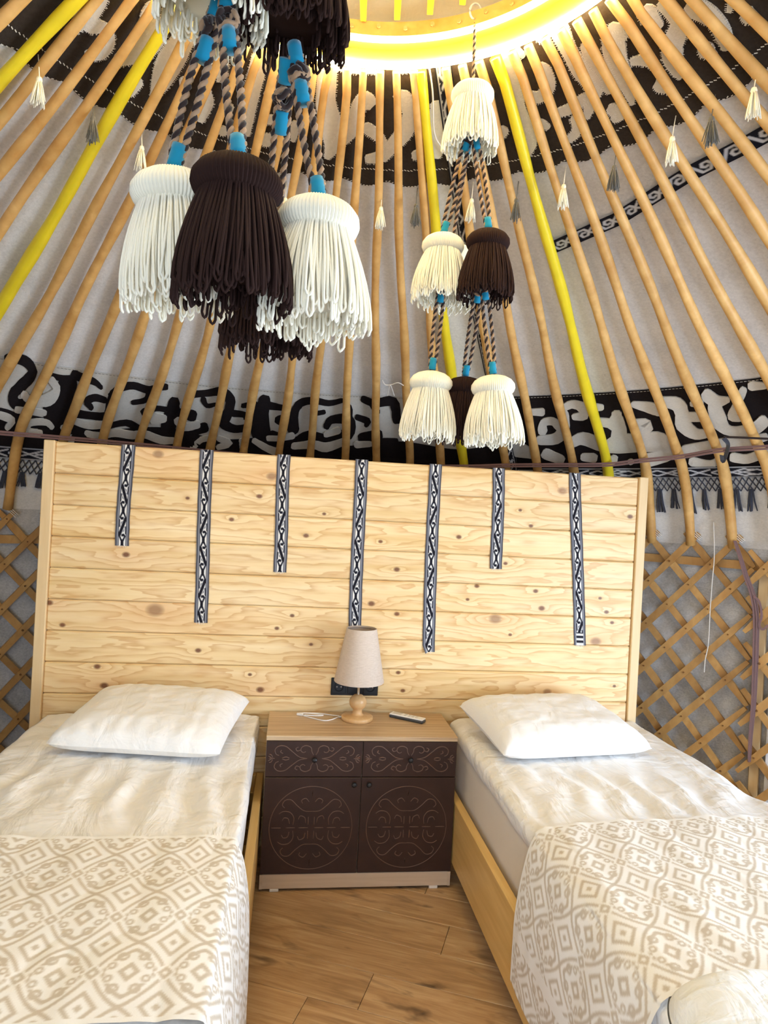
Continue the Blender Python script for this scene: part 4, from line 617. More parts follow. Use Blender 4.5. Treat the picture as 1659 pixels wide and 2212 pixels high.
# laminate planks, laid askew
fl = obj('floor', lathe([(0.01, -0.012), (2.79, -0.012)], (CX, CY, 0), 72), M['gap'], kind='structure', label='oak laminate floor')
PW, PL, ANG = 0.1745, 1.22, math.radians(-23.5)
pv, pf = box(-PL / 2 + 0.0008, PL / 2 - 0.0008, -PW / 2 + 0.0008, PW / 2 - 0.0008, -0.012, 0.0, 0.0012)
plank_me = mesh_of('plank', pv, pf, mats=[M['floor']])
ca, sa = math.cos(ANG), math.sin(ANG)
# a seam passes through (0,-0.40); a joint at (0.275,-0.526) and (0.098,-0.821)
for row in range(-12, 10):
    jx = {0: 0.275, 1: -0.33, 2: 0.098}.get(row, 0.37 * ((row * 37) % 11) / 3.3)
    yl = -(row + 0.5) * PW
    x_joint = jx / ca if row in (0, 2) else jx
    for k in range(-4, 4):
        xl = x_joint + (k + 0.5) * PL + (0.17 if row in (0, 2) else 0)
        wx = 0.0 + xl * ca - yl * sa; wy = -0.40 + xl * sa + yl * ca
        if math.hypot(wx - CX, wy - CY) < 2.1:
            put('plank', plank_me, fl, Vector((wx, wy, 0)) - ORG[fl], (0, 0, ANG))

# doorway right of the camera
dr = empty('door_1', polar((DOOR0 + DOOR1) / 2, 2.80, 0), kind='structure')
pa, pb = np.array(polar(DOOR0, 2.80, 0)), np.array(polar(DOOR1, 2.80, 0))
for nm, a0 in (('door_jamb', pa), ('door_jamb', pb)):
    obj(nm, box(a0[0] - 0.04, a0[0] + 0.04, a0[1] - 0.04, a0[1] + 0.04, 0, 1.8, 0.005), M['post'], dr)
obj('door_lintel', tube(np.array([pa + (0, 0, 1.8), (pa + pb) / 2 + (0, 0, 1.8), pb + (0, 0, 1.8)]), 0.05, 4), M['post'], dr)
# ------------------------------------------------------------------ felt bands
def low(th):
    return 0.05 * (12 - th) / 45.0      # the lower bands sit a little lower on the left

ub = obj('felt_band', sheet(-180, 180, 361, lambda t: [0.0, 0.17, 0.34, 0.488 + 0.022 * abs(math.cos(PI * (t + 3) / 8.4))], 0.004), M['feltdark'],
         label='charcoal felt band with scalloped edge and white scrolls below the crown', cat='felt band')
for i, q in enumerate(UPPER_WHITE):
    obj('applique', applique(q, 0.010 + 0.0004 * (i % 3), 0.004), M['feltwhite'], ub)

def quad_on(th, s, dth, ds, wdt, off):
    """a short flat stitch from (th,s) along (dth,ds) in metres"""
    r = rz(s)[0]
    k = math.degrees(1 / r)
    L = math.hypot(dth, ds); nx, ny = -ds / L * wdt / 2, dth / L * wdt / 2
    pts = [(th + nx * k, s + ny), (th + (nx + dth) * k, s + ny + ds), (th + (dth - nx) * k, s - ny + ds), (th - nx * k, s - ny)]
    return [fp(a, b, off) for a, b in pts]

SV, SF = [], []
def stitch(*a):
    n = len(SV); SV.extend(quad_on(*a)); SF.append((n, n + 1, n + 2, n + 3))
t = -75.0
while t < 95:
    se = 0.488 + 0.022 * abs(math.cos(PI * (t + 3) / 8.4))
    stitch(t, 0.442 + random.uniform(-.002, .002), 0.007, 0.004, 0.0028, 0.0075)
    if random.random() < 0.9:
        stitch(t, se - 0.004, 0.006, random.uniform(-.003, .003), 0.0026, 0.0075)
    t += 0.62
obj('stitching', (SV, SF), M['thread'], ub, kind='stuff')
SV, SF = [], []
for q in UPPER_WHITE:
    q = np.array(q, float).reshape(-1, 2, 2); q[:, :, 0] /= 10; q[:, :, 1] /= 1000
    for side in (0, 1):
        e = q[:, side]; o = q[:, 1 - side]
        for i in range(len(e) - 1):
            r = rz(e[i, 1])[0]; kk = math.radians(1) * r
            d = np.array(((e[i + 1, 0] - e[i, 0]) * kk, e[i + 1, 1] - e[i, 1])); L = np.linalg.norm(d)
            if L < 1e-5: continue
            out = np.array(((e[i, 0] - o[i, 0]) * kk, e[i, 1] - o[i, 1])); out /= np.linalg.norm(out) + 1e-9
            for f in np.arange(0, 1, 0.0055 / L if L > 0.0055 else 1):
                p = e[i] + (e[i + 1] - e[i]) * f
                jit = random.uniform(-.35, .35); dd = out + d / L * jit
                ln = random.uniform(0.005, 0.009)
                stitch(p[0] - out[0] * 0.003 / kk, p[1] - out[1] * 0.003, dd[0] * ln, dd[1] * ln, 0.0016, 0.011)
obj('blanket_stitch', (SV, SF), M['thread'], ub, kind='stuff')

SPLIT = 26.0
lwb = obj('felt_band', sheet(-80, SPLIT, 130, lambda t: [1.69 + low(t), 1.85 + low(t), 2.0 + low(t), 2.121, 2.19, 2.243, 2.306 + low(t)], 0.004), M['feltlower'],
          label='pale felt band with black scroll inlay behind the headboard, left part', cat='felt band', group='scroll bands at the foot of the roof')
obj('inlay_ground', sheet(-80, SPLIT, 130, lambda t: [2.115 + 0.030 * math.sin(t * 0.42) + low(t), 2.165 + low(t), 2.21, 2.243, 2.306 + low(t)], 0.0065), M['feltblack'], lwb)
for i, q in enumerate(LOWER_BLACK):
    obj('inlay', applique(q, 0.009 + 0.0003 * (i % 3), 0.004), M['feltblack'], lwb)
for i, q in enumerate(LOWER_WHITE):
    obj('inlay', applique(q, 0.012 + 0.0003 * (i % 3), 0.006), M['feltlower'], lwb)
rwb = obj('felt_band', sheet(SPLIT, 84, 80, lambda t: [1.69 + low(t), 1.85 + low(t), 2.0 + low(t), 2.121, 2.19, 2.243, 2.306 + low(t)], 0.004), M['feltblack'],
          label='black felt band with white scroll inlay above the right end of the headboard', cat='felt band', group='scroll bands at the foot of the roof')
for i, q in enumerate(LOWER_RIGHT_WHITE):
    obj('inlay', applique(q, 0.009 + 0.0003 * (i % 3), 0.004), M['feltlower'], rwb)
for q in LOWER_RIGHT_BLACK:
    obj('inlay', applique(q, 0.012, 0.006), M['feltblack'], rwb)
SV, SF = [], []
for t in np.arange(-80, 84, 0.42):
    stitch(t, 1.697 + low(t), 0.010, 0.0, 0.0022, 0.0075)
obj('stitching', (SV[:4 * 252], SF[:252]), M['corddark'], lwb, kind='stuff')
nb = len(SF) - 252
obj('stitching', (SV[4 * 252:], [tuple(i - 4 * 252 for i in f) for f in SF[252:]]), M['thread'], rwb, kind='stuff')

# ------------------------------------------------------------------ woven bands, drawn as strokes in a repeating tile
def seg_dist(P, A, B):
    A = np.array(A, float); B = np.array(B, float); d = B - A
    t = np.clip(((P - A) @ d) / (d @ d + 1e-12), 0, 1)
    return np.linalg.norm(P - A - t[:, None] * d, axis=1)

def strokes_mask(P, lines, width, soft):
    m = np.full(len(P), 9.0)
    for ln in lines:
        for a, b in zip(ln[:-1], ln[1:]):
            m = np.minimum(m, seg_dist(P, a, b))
    return np.clip((width - m) / soft + 0.5, 0, 1)

def key_pattern(u, v):
    """u along (period 1), v across -1..1: pale angular spirals on black"""
    f = np.floor(u); uu = u - f; flip = np.where(f % 2 == 0, 1.0, -1.0)
    P = np.c_[uu * 2.0, v * flip]
    L = [[(0.0, -.62), (.28, -.62), (.55, .0), (.80, .62), (1.35, .62), (1.62, .05), (1.40, -.45), (1.02, -.45), (.92, -.05), (1.12, .18), (1.3, .1)],
         [(1.62, .05), (2.0, .5)], [(1.62, -.05), (2.0, -.5)]]
    return np.maximum(strokes_mask(P, L, 0.12, 0.08), (np.abs(np.abs(v) - 0.99) < 0.0).astype(float))

def diamond_pattern(u, v):
    uu = u - np.floor(u); P = np.c_[uu * 3.2, v]
    L = [[(0, 0), (.5, .5), (1.0, 0), (.5, -.5), (0, 0)], [(1.0, 0), (1.5, .5), (2.0, .5)], [(1.0, 0), (1.5, -.5), (2.0, -.5)],
         [(1.35, .1), (2.2, -.45), (2.6, 0)], [(1.35, -.1), (2.2, .45), (2.6, 0)], [(1.6, .62), (1.9, .3), (1.7, .1)], [(1.6, -.62), (1.9, -.3), (1.7, -.1)], [(2.6, 0), (3.2, .55)], [(2.6, 0), (3.2, -.55)]]
    a = strokes_mask(P, L, 0.085, 0.07)
    b = np.clip((0.07 - np.abs(np.abs(v) - 0.84)) / 0.05 + 0.5, 0, 1)
    return np.maximum(a, b)

def zigzag_pattern(u, v):
    uu = u - np.floor(u); P = np.c_[uu * 4.0, v]
    L = [[(0, -.45), (.9, .45), (1.3, .45), (1.6, .0), (2.0, -.45), (2.9, .45), (3.3, .45), (3.6, 0), (4.0, -.45)], [(1.3, -.4), (1.6, .0), (1.9, .4)], [(3.3, -.4), (3.6, 0), (3.9, .4)], [(1.55, -.4), (1.75, -.2)], [(3.5, -.35), (3.7, -.2)]]
    a = strokes_mask(P, L, 0.09, 0.08)
    ch = np.abs(np.abs(v) - 0.74 - 0.06 * np.sin(u * 2 * PI * 9)) < 0.07
    return np.maximum(a, np.where(ch, 0.75, 0.0))

def woven_on_felt(name, th_s, width, period, pattern, mat, step, cols, off, **k):
    """th_s: list of (th, s) along the band"""
    C_ = np.array([fp(t, s, off) for t, s in th_s]); Nn = np.array([fn_(t, s) for t, s in th_s])
    d = np.r_[0, np.cumsum(np.linalg.norm(np.diff(C_, axis=0), axis=1))]
    n = int(d[-1] / step) + 2; q = np.linspace(0, d[-1], n)
    C_ = np.array([np.interp(q, d, C_[:, i]) for i in range(3)]).T; Nn = np.array([np.interp(q, d, Nn[:, i]) for i in range(3)]).T
    T = np.gradient(C_, axis=0); T /= np.linalg.norm(T, axis=1)[:, None]
    Bn = np.cross(T, Nn); Bn /= np.linalg.norm(Bn, axis=1)[:, None]
    V = []; pat_u = []; pat_v = []
    for i in range(n):
        for c in range(cols):
            v = -1 + 2 * c / (cols - 1); V.append(C_[i] + Bn[i] * v * width / 2); pat_u.append(q[i] / period); pat_v.append(v)
    F = [(i * cols + c, i * cols + c + 1, (i + 1) * cols + c + 1, (i + 1) * cols + c) for i in range(n - 1) for c in range(cols - 1)]
    return obj(name, (V, F), mat, pat=pattern(np.array(pat_u), np.array(pat_v)), **k)

def ths(a, b, n, f):
    return [(t, f(t)) for t in np.linspace(a, b, n)]

wl = woven_on_felt('woven_band', ths(-60, 12, 60, lambda t: 2.340 + low(t)), 0.070, 0.30, diamond_pattern, M['bandweave'], 0.004, 17, 0.012,
                   label='black woven band with pale diamonds, at the upper left of the headboard', cat='woven band', group='woven bands below the scroll felt')
wr = woven_on_felt('woven_band', ths(28, 66, 40, lambda t: 2.302 + low(t) + 0.02), 0.070, 0.30, diamond_pattern, M['bandweave'], 0.004, 17, 0.012,
                   label='black woven band with pale diamonds, at the upper right of the headboard', cat='woven band', group='woven bands below the scroll felt')

def fringe(parent, a, b, s0, s1):
    """knotted net and loose tufts hanging from a woven band"""
    parts = []
    for row in range(3):
        y0 = s0 + row * 0.026
        for t in np.arange(a, b, 0.62):
            o = 0.31 if row % 2 else 0.0
            for sg in (-1, 1):
                P = [fp(t + o, y0 + low(t), 0.014), fp(t + o + sg * 0.16, y0 + 0.014 + low(t), 0.016), fp(t + o + sg * 0.31, y0 + 0.028 + low(t), 0.014)]
                parts.append(tube(P, 0.0034, 4, False))
    obj('net', join(*parts), M['navy'], parent, kind='stuff')
    i = 0
    for t in np.arange(a + 0.4, b, 1.55):
        t2 = t + random.uniform(-.35, .35); L = random.uniform(0.6, 1.0) * (s1 - s0 - 0.075)
        parts = []
        for j in range(9):
            dx = random.uniform(-.45, .45)
            P = [fp(t2 + dx * 0.35, s0 + 0.07 + low(t), 0.014), fp(t2 + dx * 0.7, s0 + 0.08 + L * 0.5 + low(t), 0.020 + 0.004 * (j % 3)), fp(t2 + dx + random.uniform(-.1, .1), s0 + 0.08 + L + low(t), 0.016 + 0.005 * (j % 3))]
            parts.append(tube(P, [0.004, 0.0045, 0.003], 4))
        obj('tuft', join(*parts), M['navy'], parent)
fringe(wl, -50, -26, 2.372, 2.55)
fringe(wr, 36, 60, 2.352, 2.56)

woven_on_felt('woven_strap', [(23.7, 0.06), (23.4, 0.43), (23.5, 0.93), (24.3, 1.48), (24.9, 1.9), (25.6, 2.30)], 0.052, 0.24, zigzag_pattern, M['bandweave'], 0.004, 17, 0.016,
              label='long dark woven strap with pale zigzag running down behind the far tassels', cat='woven strap')
woven_on_felt('woven_band', [(36.6, 0.815), (48.3, 0.745), (60.7, 0.665), (69.3, 0.652), (73.4, 0.648), (82, 0.64), (92, 0.64)], 0.052, 0.092, key_pattern, M['bandweave'], 0.003, 21, 0.010,
              label='black woven band with pale angular spirals slanting across the upper right roof', cat='woven band')

# ------------------------------------------------------------------ roof poles
TH0, DTH = 37.13, 4.153
POLE = np.array([(0.674, 2.842), (2.43, 1.904), (2.53, 1.84), (2.61, 1.745), (2.67, 1.635), (2.712, 1.53), (2.735, 1.455)])
PSEG = np.r_[0, np.cumsum(np.hypot(*np.diff(POLE, axis=0).T))]
ORD = ['', 'first', 'second', 'third', 'fourth', 'fifth', 'sixth', 'seventh', 'eighth', 'ninth', 'tenth', 'eleventh', 'twelfth', 'thirteenth', 'fourteenth']
YEL = {-23: 'yellow roof pole crossing the top left corner', -19: 'long yellow roof pole left of the large near tassels',
       -4: 'yellow roof pole just left of the far hanging tassels', 0: 'yellow roof pole just right of the far hanging tassels'}
JIT = {-4: -0.9, -19: 0.15, -23: 0.8, -5: 0.25}

def pole_label(k):
    if k in YEL: return YEL[k]
    if k == -24: return 'bare wooden roof pole left of the yellow pole in the top left corner'
    if -23 < k < -19: return 'bare wooden roof pole, %s right of the yellow pole in the top left corner' % ORD[k + 23]
    if -19 < k < -4: return 'bare wooden roof pole, %s right of the yellow pole left of the near tassels' % ORD[k + 19]
    if -4 < k < 0: return 'bare wooden roof pole, %s of the three between the two yellow poles' % ORD[k + 4]
    if 0 < k < 12: return 'bare wooden roof pole, %s to the right of the rightmost yellow pole' % ORD[k]
    return 'bare wooden roof pole, %s beyond the %s edge of the view' % ((ORD[-24 - k], 'left') if k < 0 else (ORD[k - 11], 'right'))

for k in range(-29, 17):
    th = TH0 + DTH * k + JIT.get(k, random.uniform(-.25, .25))
    th_top = TH0 + DTH * k + (JIT.get(k, 0.0) if k != -4 else -2.2)
    yel = k in YEL
    n = 34; P = []; R = []
    ph = random.uniform(0, 9)
    for i in range(n):
        s = PSEG[-1] * i / (n - 1)
        r = np.interp(s, PSEG, POLE[:, 0]); z = np.interp(s, PSEG, POLE[:, 1])
        f = i / (n - 1)
        wob = 0.0 if f < 0.03 else (0.006 * math.sin(5.5 * f + ph) + 0.003 * math.sin(17 * f + 2 * ph))
        tt = math.radians(th_top + (th - th_top) * f) + wob / max(r, 0.5)
        P.append((CX + r * math.sin(tt), CY + r * math.cos(tt), z))
        R.append((0.0125 + 0.0095 * min(1, f * 1.5) + (0.003 if yel else 0)) * (1 + 0.07 * math.sin(23 * f + ph) + 0.05 * math.sin(51 * f + 3 * ph)) * (1.12 if f > 0.82 and not yel else 1.0))
    obj('roof_pole', tube(P, R, 10), M['yellow'] if yel else M['pole'], smooth=True, origin=P[-1], label=pole_label(k), cat='roof pole',
        group='yellow roof poles' if yel else ('bare wooden roof poles' if -25 < k < 12 else 'roof poles beyond the view'))

# ------------------------------------------------------------------ crown ring
cr = empty('crown_ring', (CX, CY, 2.85), label='yellow wooden crown ring with two glowing light strips at the top', cat='crown ring')
obj('rim', lathe([(0.655, 2.850), (0.668, 2.862), (0.668, 2.925), (0.600, 2.925), (0.592, 2.868), (0.600, 2.856)], (CX, CY, 0), 120, True), M['crownyellow'], cr, smooth=False)
obj('inner_hoop', lathe([(0.598, 2.880), (0.602, 2.926), (0.588, 2.926), (0.582, 2.882)], (CX, CY, 0), 120, True), M['slat'], cr)
circ = lambda r, z: [(CX + r * math.sin(2 * PI * i / 144), CY + r * math.cos(2 * PI * i / 144), z) for i in range(144)]
obj('light_strip', closed_tube(circ(0.658, 2.845), 0.0070, 6), M['led'], cr, label='glowing light strip along the lower outer edge')
obj('light_strip', closed_tube(circ(0.587, 2.872), 0.0055, 6), M['led'], cr, label='glowing light strip along the inner edge')
YAW = 0.1330
fx, fy = math.sin(YAW), math.cos(YAW)
for i, o in enumerate((-0.22, -0.135, -0.045, 0.05, 0.14, 0.225, 0.315, 0.40)):
    h = math.sqrt(0.585 ** 2 - (o + 0.07) ** 2) if abs(o + 0.07) < 0.58 else 0.1
    P = []; 
    for j in range(21):
        u = -1 + 2 * j / 20
        d = u * h
        P.append((CX + (o + 0.07 - 0.07) * fy + d * fx, CY - o * fx + d * fy, 2.925 + 0.15 * (1 - u * u) ** 0.8))
    P = np.array(P)
    wd = 0.026 - 0.010 * np.abs(np.linspace(-1, 1, 21)) ** 6
    obj('crossbar', _strip(P, np.gradient(P, axis=0) / np.linalg.norm(np.gradient(P, axis=0), axis=1)[:, None], wd, np.array((0, 0, 1.0)), 0.018), M['crownyellow'], cr)
for o in (-0.1, 0.0, 0.1):
    P = np.array([(CX + u * 0.58 * fy + o * fx, CY - u * 0.58 * fx + o * fy, 2.95 + 0.15 * (1 - u * u) ** 0.8) for u in np.linspace(-1, 1, 21)])
    obj('crossbar', _strip(P, np.gradient(P, axis=0) / np.linalg.norm(np.gradient(P, axis=0), axis=1)[:, None], 0.026, np.array((0, 0, 1.0)), 0.018), M['slat'], cr)
for i in range(48):
    a = 2 * PI * i / 48
    p = np.array((CX + 0.584 * math.sin(a), CY + 0.584 * math.cos(a), 2.902 + 0.006 * (i % 2)))
    q = np.array((math.sin(a), math.cos(a), 0.0))
    obj('peg', tube([p + q * 0.006, p - q * 0.006], 0.006, 6), M['pole'], cr)
obj('crown_cover', lathe([(0.80, 2.93), (0.70, 2.975), (0.60, 3.00), (0.45, 3.075), (0.25, 3.13), (0.01, 3.15)], (CX, CY, 0), 64, mod=lambda a, z: 1 + 0.012 * math.sin(9 * a)), M['crowncloth'], smooth=True,
    label='cream cloth cover drawn over the crown ring', cat='cloth cover')

# ------------------------------------------------------------------ lattice wall
M['knotdark'] = plain('rawhide_knot', srgb(120, 84, 48), 0.6)
SLOPE = 0.0545          # metres of rise per degree
def cyl_bar(th0, z0, th1, z1, R, wd=0.034, tk=0.016):
    n = max(4, int(abs(th1 - th0) / 1.6) + 2)
    P = []; Nn = []
    ph = random.uniform(0, 6)
    for i in range(n):
        f = i / (n - 1); th = th0 + (th1 - th0) * f; z = z0 + (z1 - z0) * f
        P.append(polar(th, R + 0.003 * math.sin(5 * f + ph), z)); t = math.radians(th); Nn.append((-math.sin(t), -math.cos(t), 0))
    P = np.array(P); T = np.gradient(P, axis=0); T /= np.linalg.norm(T, axis=1)[:, None]
    wds = wd * (1 + 0.08 * np.sin(np.linspace(0, 12, n) + ph)); wds[0] *= 0.6; wds[-1] *= 0.6
    return _strip(P, T, wds, np.array(Nn), tk)

def lattice(label, heads, ztop, t0, t1, group, R=2.745):
    root = empty('lattice_wall', polar((t0 + t1) / 2, R, 0), label=label, cat='lattice wall', group=group)
    for h in heads:
        for sg, rr in ((1, R - 0.010), (-1, R + 0.010)):
            # sg=+1: rises to the right and ends just past its head
            te = h + sg * 0.75; ze = ztop + 0.04
            tb = te - sg * ze / SLOPE
            a, b = (tb, te) if sg > 0 else (te, tb)
            za, zb = (0.0, ze) if sg > 0 else (ze, 0.0)
            lo, hi = max(a, t0), min(b, t1)
            if hi - lo < 1.0:
                continue
            zl = za + (zb - za) * (lo - a) / (b - a); zh = za + (zb - za) * (hi - a) / (b - a)
            obj('slat', cyl_bar(lo, zl, hi, zh, rr), M['lattice'], root)
        if t0 + 0.4 < h < t1:
            parts = []
            for j in range(3):
                c = polar(h + 0.45 + 0.12 * j, R - 0.012, ztop + 0.025 + 0.006 * j)
                parts.append(closed_tube([Vector(c) + Vector((0.02 * math.cos(a) * math.cos(math.radians(h)) - 0.016 * math.sin(a) * math.sin(math.radians(h)), -0.02 * math.cos(a) * math.sin(math.radians(h)) - 0.016 * math.sin(a) * math.cos(math.radians(h)), -0.018 * math.cos(a))) for a in np.linspace(0, 2 * PI, 14)[:-1]], 0.002, 5))
            obj('lashing', join(*parts), M['whitecord'], root)
    # rawhide knots where the slats cross
    for i, h in enumerate(heads):
        for j in range(14):
            th = h + (DTH / 2 if j % 2 else 0.0); z = ztop - j * SLOPE * DTH / 2
            if t0 + 0.5 < th < t1 - 0.3 and z > 0.05:
                t = math.radians(th); q = np.array((math.sin(t), math.cos(t), 0)); p = np.array(polar(th, R - 0.022, z))
                obj('knot', tube([p + q * 0.006, p - q * 0.003], [0.006, 0.003], 6), M['knotdark'], root)
    return root
heads_all = [TH0 + DTH * k for k in range(-40, 20)]
lattice('wooden lattice wall left of the headboard', [h - 0.1 for h in heads_all], 1.405, -50, -22, 'lattice wall sections')
lattice('wooden lattice wall right of the headboard', heads_all, 1.475, 30, 51.6, 'lattice wall sections')
lattice('wooden lattice wall section at the right edge, beyond the purple tie', [h + 1.1 for h in heads_all], 1.475, 51.2, 70, 'lattice wall sections', 2.725)

def wall_rail(label, a, b, z):
    P = np.array([polar(t, 2.782, z) for t in np.linspace(a, b, 24)]); T = np.gradient(P, axis=0); T /= np.linalg.norm(T, axis=1)[:, None]
    Nn = np.array([(-math.sin(math.radians(t)), -math.cos(math.radians(t)), 0) for t in np.linspace(a, b, 24)])
    obj('wall_rail', _strip(P, T, 0.042, Nn, 0.016), M['lattice'], label=label, cat='rail', group='rails behind the lattice')
wall_rail('horizontal wooden rail behind the right lattice', 34, 56, 1.37)
wall_rail('horizontal wooden rail behind the left lattice', -46, -26, 1.30)
pp = polar(52.45, 2.772, 0)
obj('wall_post', rot_about(box(pp.x - 0.022, pp.x + 0.022, pp.y - 0.011, pp.y + 0.011, 0, 1.35, 0.003), np.array(pp), -math.radians(52.4)), M['post'], label='pale upright wooden post behind the lattice at the right edge', cat='post')
pp = polar(54.0, 2.764, 0)
obj('wall_post', rot_about(box(pp.x - 0.024, pp.x + 0.024, pp.y - 0.014, pp.y + 0.014, 0, 0.95, 0.003), np.array(pp), -math.radians(54)), M['whitepaint'], label='white painted post at the right edge, beside the bed', cat='post')

# ------------------------------------------------------------------ ropes and ties
def inward(P):
    P = np.asarray(P, float); n = np.array((CX, CY, 0.0)) - P; n[:, 2] = 0
    return n / np.linalg.norm(n, axis=1)[:, None]
B = catmull(BELT, 6)
obj('belt_cord', join(_strip(B + (0, 0, 0.004), np.gradient(B, axis=0) / np.linalg.norm(np.gradient(B, axis=0), axis=1)[:, None], 0.010, inward(B), 0.006),
                      _strip(B - (0, 0, 0.008), np.gradient(B, axis=0) / np.linalg.norm(np.gradient(B, axis=0), axis=1)[:, None], 0.009, inward(B), 0.006)), M['purplecord'],
    label='dusty purple cord running round the foot of the roof poles', cat='cord')
B2 = catmull(BELT2, 6)
obj('belt_cord', tube(B2, 0.005, 6), M['corddark'], label='short dark cord tied to a roof pole at the right edge', cat='cord')
B3 = catmull(STRIP_TIE, 6) + inward(catmull(STRIP_TIE, 6)) * 0.03
obj('ribbon_tie', _strip(B3, np.gradient(B3, axis=0) / np.linalg.norm(np.gradient(B3, axis=0), axis=1)[:, None], 0.018, inward(B3), 0.002), M['navy'], label='striped dark ribbon end hanging from the knot on a right roof pole', cat='ribbon')
TS = catmull(TIE_STRAP, 6)
tp = []
for j, (dx, wd) in enumerate(((0, 0.012), (0.010, 0.008), (-0.008, 0.007), (0.004, 0.006))):
    q = TS + inward(TS) * (0.004 * j) + np.c_[dx * np.sin(np.linspace(0.3, 2.9, len(TS))) * 1.3, 0 * TS[:, 0], 0 * TS[:, 0]]
    tp.append(_strip(q, np.gradient(q, axis=0) / np.linalg.norm(np.gradient(q, axis=0), axis=1)[:, None], wd, inward(q), 0.003))
ts = obj('tie_strap', join(*tp), M['purplecord'], label='purple strap tying the lattice sections together at the right', cat='strap')
L2 = catmull(TIE_LOOP, 6); obj('loop', _strip(L2, np.gradient(L2, axis=0) / np.linalg.norm(np.gradient(L2, axis=0), axis=1)[:, None], 0.010, inward(L2), 0.003), M['purplecord'], ts)
obj('string', tube(catmull(STRING, 6), 0.0026, 6), M['whitecord'], label='thin white string hanging down in front of the right lattice', cat='string')
bw = catmull(BOW, 6) + inward(catmull(BOW, 6)) * 0.012; bw2 = catmull(BOW2, 6) + inward(catmull(BOW2, 6)) * 0.014
st = obj('string', tube(bw, 0.0022, 5), M['whitecord'], label='white string knotted round a roof pole near the middle', cat='string')
obj('string_end', tube(bw2, 0.002, 5), M['whitecord'], st)
cq = [fp(20.2, 0.06, 0.03), fp(20.6, 0.17, 0.03), fp(20.0, 0.30, 0.03), fp(21.5, 0.36, 0.03), fp(23.0, 0.42, 0.03)]
obj('string', tube(catmull(cq, 6), 0.0028, 6), M['whitecord'], label='loose white string below the crown, beside the woven strap', cat='string')
# ------------------------------------------------------------------ small tassels along the scalloped edge
def small_tassel_mesh(seed):
    r = random.Random(seed); parts = []
    parts.append(lathe([(0.001, 0.0), (0.006, -0.003), (0.008, -0.010), (0.006, -0.018)], (0, 0, 0), 10))
    for i in range(44):
        a = r.uniform(0, 2 * PI); q = r.uniform(0.15, 1.0); L = r.uniform(0.054, 0.068)
        dx, dy = math.cos(a) * q, math.sin(a) * q
        P = [(dx * 0.006, dy * 0.006, -0.012), (dx * 0.0135, dy * 0.0135, -0.012 - L * 0.45), (dx * 0.021 + r.uniform(-.002, .002), dy * 0.021, -0.012 - L)]
        parts.append(tube(P, [0.0016, 0.0017, 0.0012], 4))
    return join(*parts)
STM = {c: mesh_of('small_tassel', *small_tassel_mesh(s), smooth=True, mats=[M['cream'] if c == 'c' else M['greyyarn']]) for c, s in (('c', 1), ('g', 2))}
places = ['by the yellow pole in the top left corner', 'touching the second yellow pole on the left', 'at the left, above the large pale tassel', 'showing behind the large near tassels',
          'in the middle, right of the near tassels', 'just left of the yellow pole by the strap', 'behind the cords of the far tassels', 'left of the rightmost yellow pole', 'right of the rightmost yellow pole',
          'above the slanting woven band', 'hung on a pole over the slanting band', 'near the upper right edge', 'at the right edge of the view']
for (th, s, c), pl in zip(SMALL_TASSELS, places):
    p = Vector(fp(th, s, 0.07))
    t = empty('small_tassel', p, label='small %s tassel %s' % ('cream' if c == 'c' else 'grey', pl), cat='tassel', group='small tassels along the scalloped band')
    o = put('tassel_yarn', STM[c], t, (0, 0, 0), (0, 0, th * 0.3))
    a = Vector(fp(th, s - 0.02, 0.012))
    obj('tassel_thread', tube([a, (a + p) / 2 + Vector((0, 0, 0.004)), p], 0.0015, 4), M['greyyarn'] if c == 'g' else M['thread'], t)

# ------------------------------------------------------------------ large yarn tassels
def tassel_head():
    N = 66
    mod = lambda a, z: 1.0 + 0.035 * math.cos(N * a)
    prof = [(0.004, 0.004), (0.020, 0.003), (0.036, -0.002), (0.048, -0.010), (0.0555, -0.021), (0.0565, -0.031), (0.053, -0.040), (0.047, -0.046), (0.040, -0.047)]
    return lathe(prof, (0, 0, 0), N * 4, False, mod)

def tassel_skirt(seed, flare=1.0):
    r = random.Random(seed); parts = []
    for layer, (N, k) in enumerate(((78, 1.0), (52, 0.80), (26, 0.55))):
        for i in range(N):
            a = 2 * PI * (i + r.uniform(-.35, .35)) / N
            L = 0.122 + r.uniform(-0.014, 0.016) - 0.006 * layer
            rb = (0.073 * k + r.uniform(-.005, .005)) * flare; rt = 0.047 * (0.55 + 0.45 * k)
            da = r.uniform(0.05, 0.13) / k
            sw = r.uniform(-.09, .09); z0 = -0.044
            P = []
            for f in np.linspace(0, 1, 7):
                aa = a + sw * f * f - da * 0.5 * f ** 1.5; rr = rt + (rb - rt) * (1 - (1 - f) ** 1.7)
                P.append((rr * math.cos(aa), rr * math.sin(aa), z0 - L * f))
            ae = a + sw
            for f in (0.25, 0.5, 0.75):
                aa = ae - da * 0.5 + da * f; q = math.sin(PI * f)
                P.append((rb * (1 - 0.05 * q) * math.cos(aa), rb * (1 - 0.05 * q) * math.sin(aa), z0 - L - 0.007 * q))
            for f in np.linspace(1, 0, 7):
                aa = a + sw * f * f + da * 0.5 * f ** 1.5; rr = (rt + (rb - rt) * (1 - (1 - f) ** 1.7)) * (0.965 if f > 0.1 else 1)
                P.append((rr * math.cos(aa), rr * math.sin(aa), z0 - L * f))
            parts.append(tube(P, 0.0020, 5, False))
    parts.append(lathe([(0.043, -0.046), (0.052, -0.07), (0.057, -0.10), (0.054, -0.145), (0.001, -0.138)], (0, 0, 0), 40))
    return join(*parts)
TH_ = tassel_head(); TS_ = [tassel_skirt(11), tassel_skirt(12, 1.05)]
HEAD = {}; SKIRT = {}
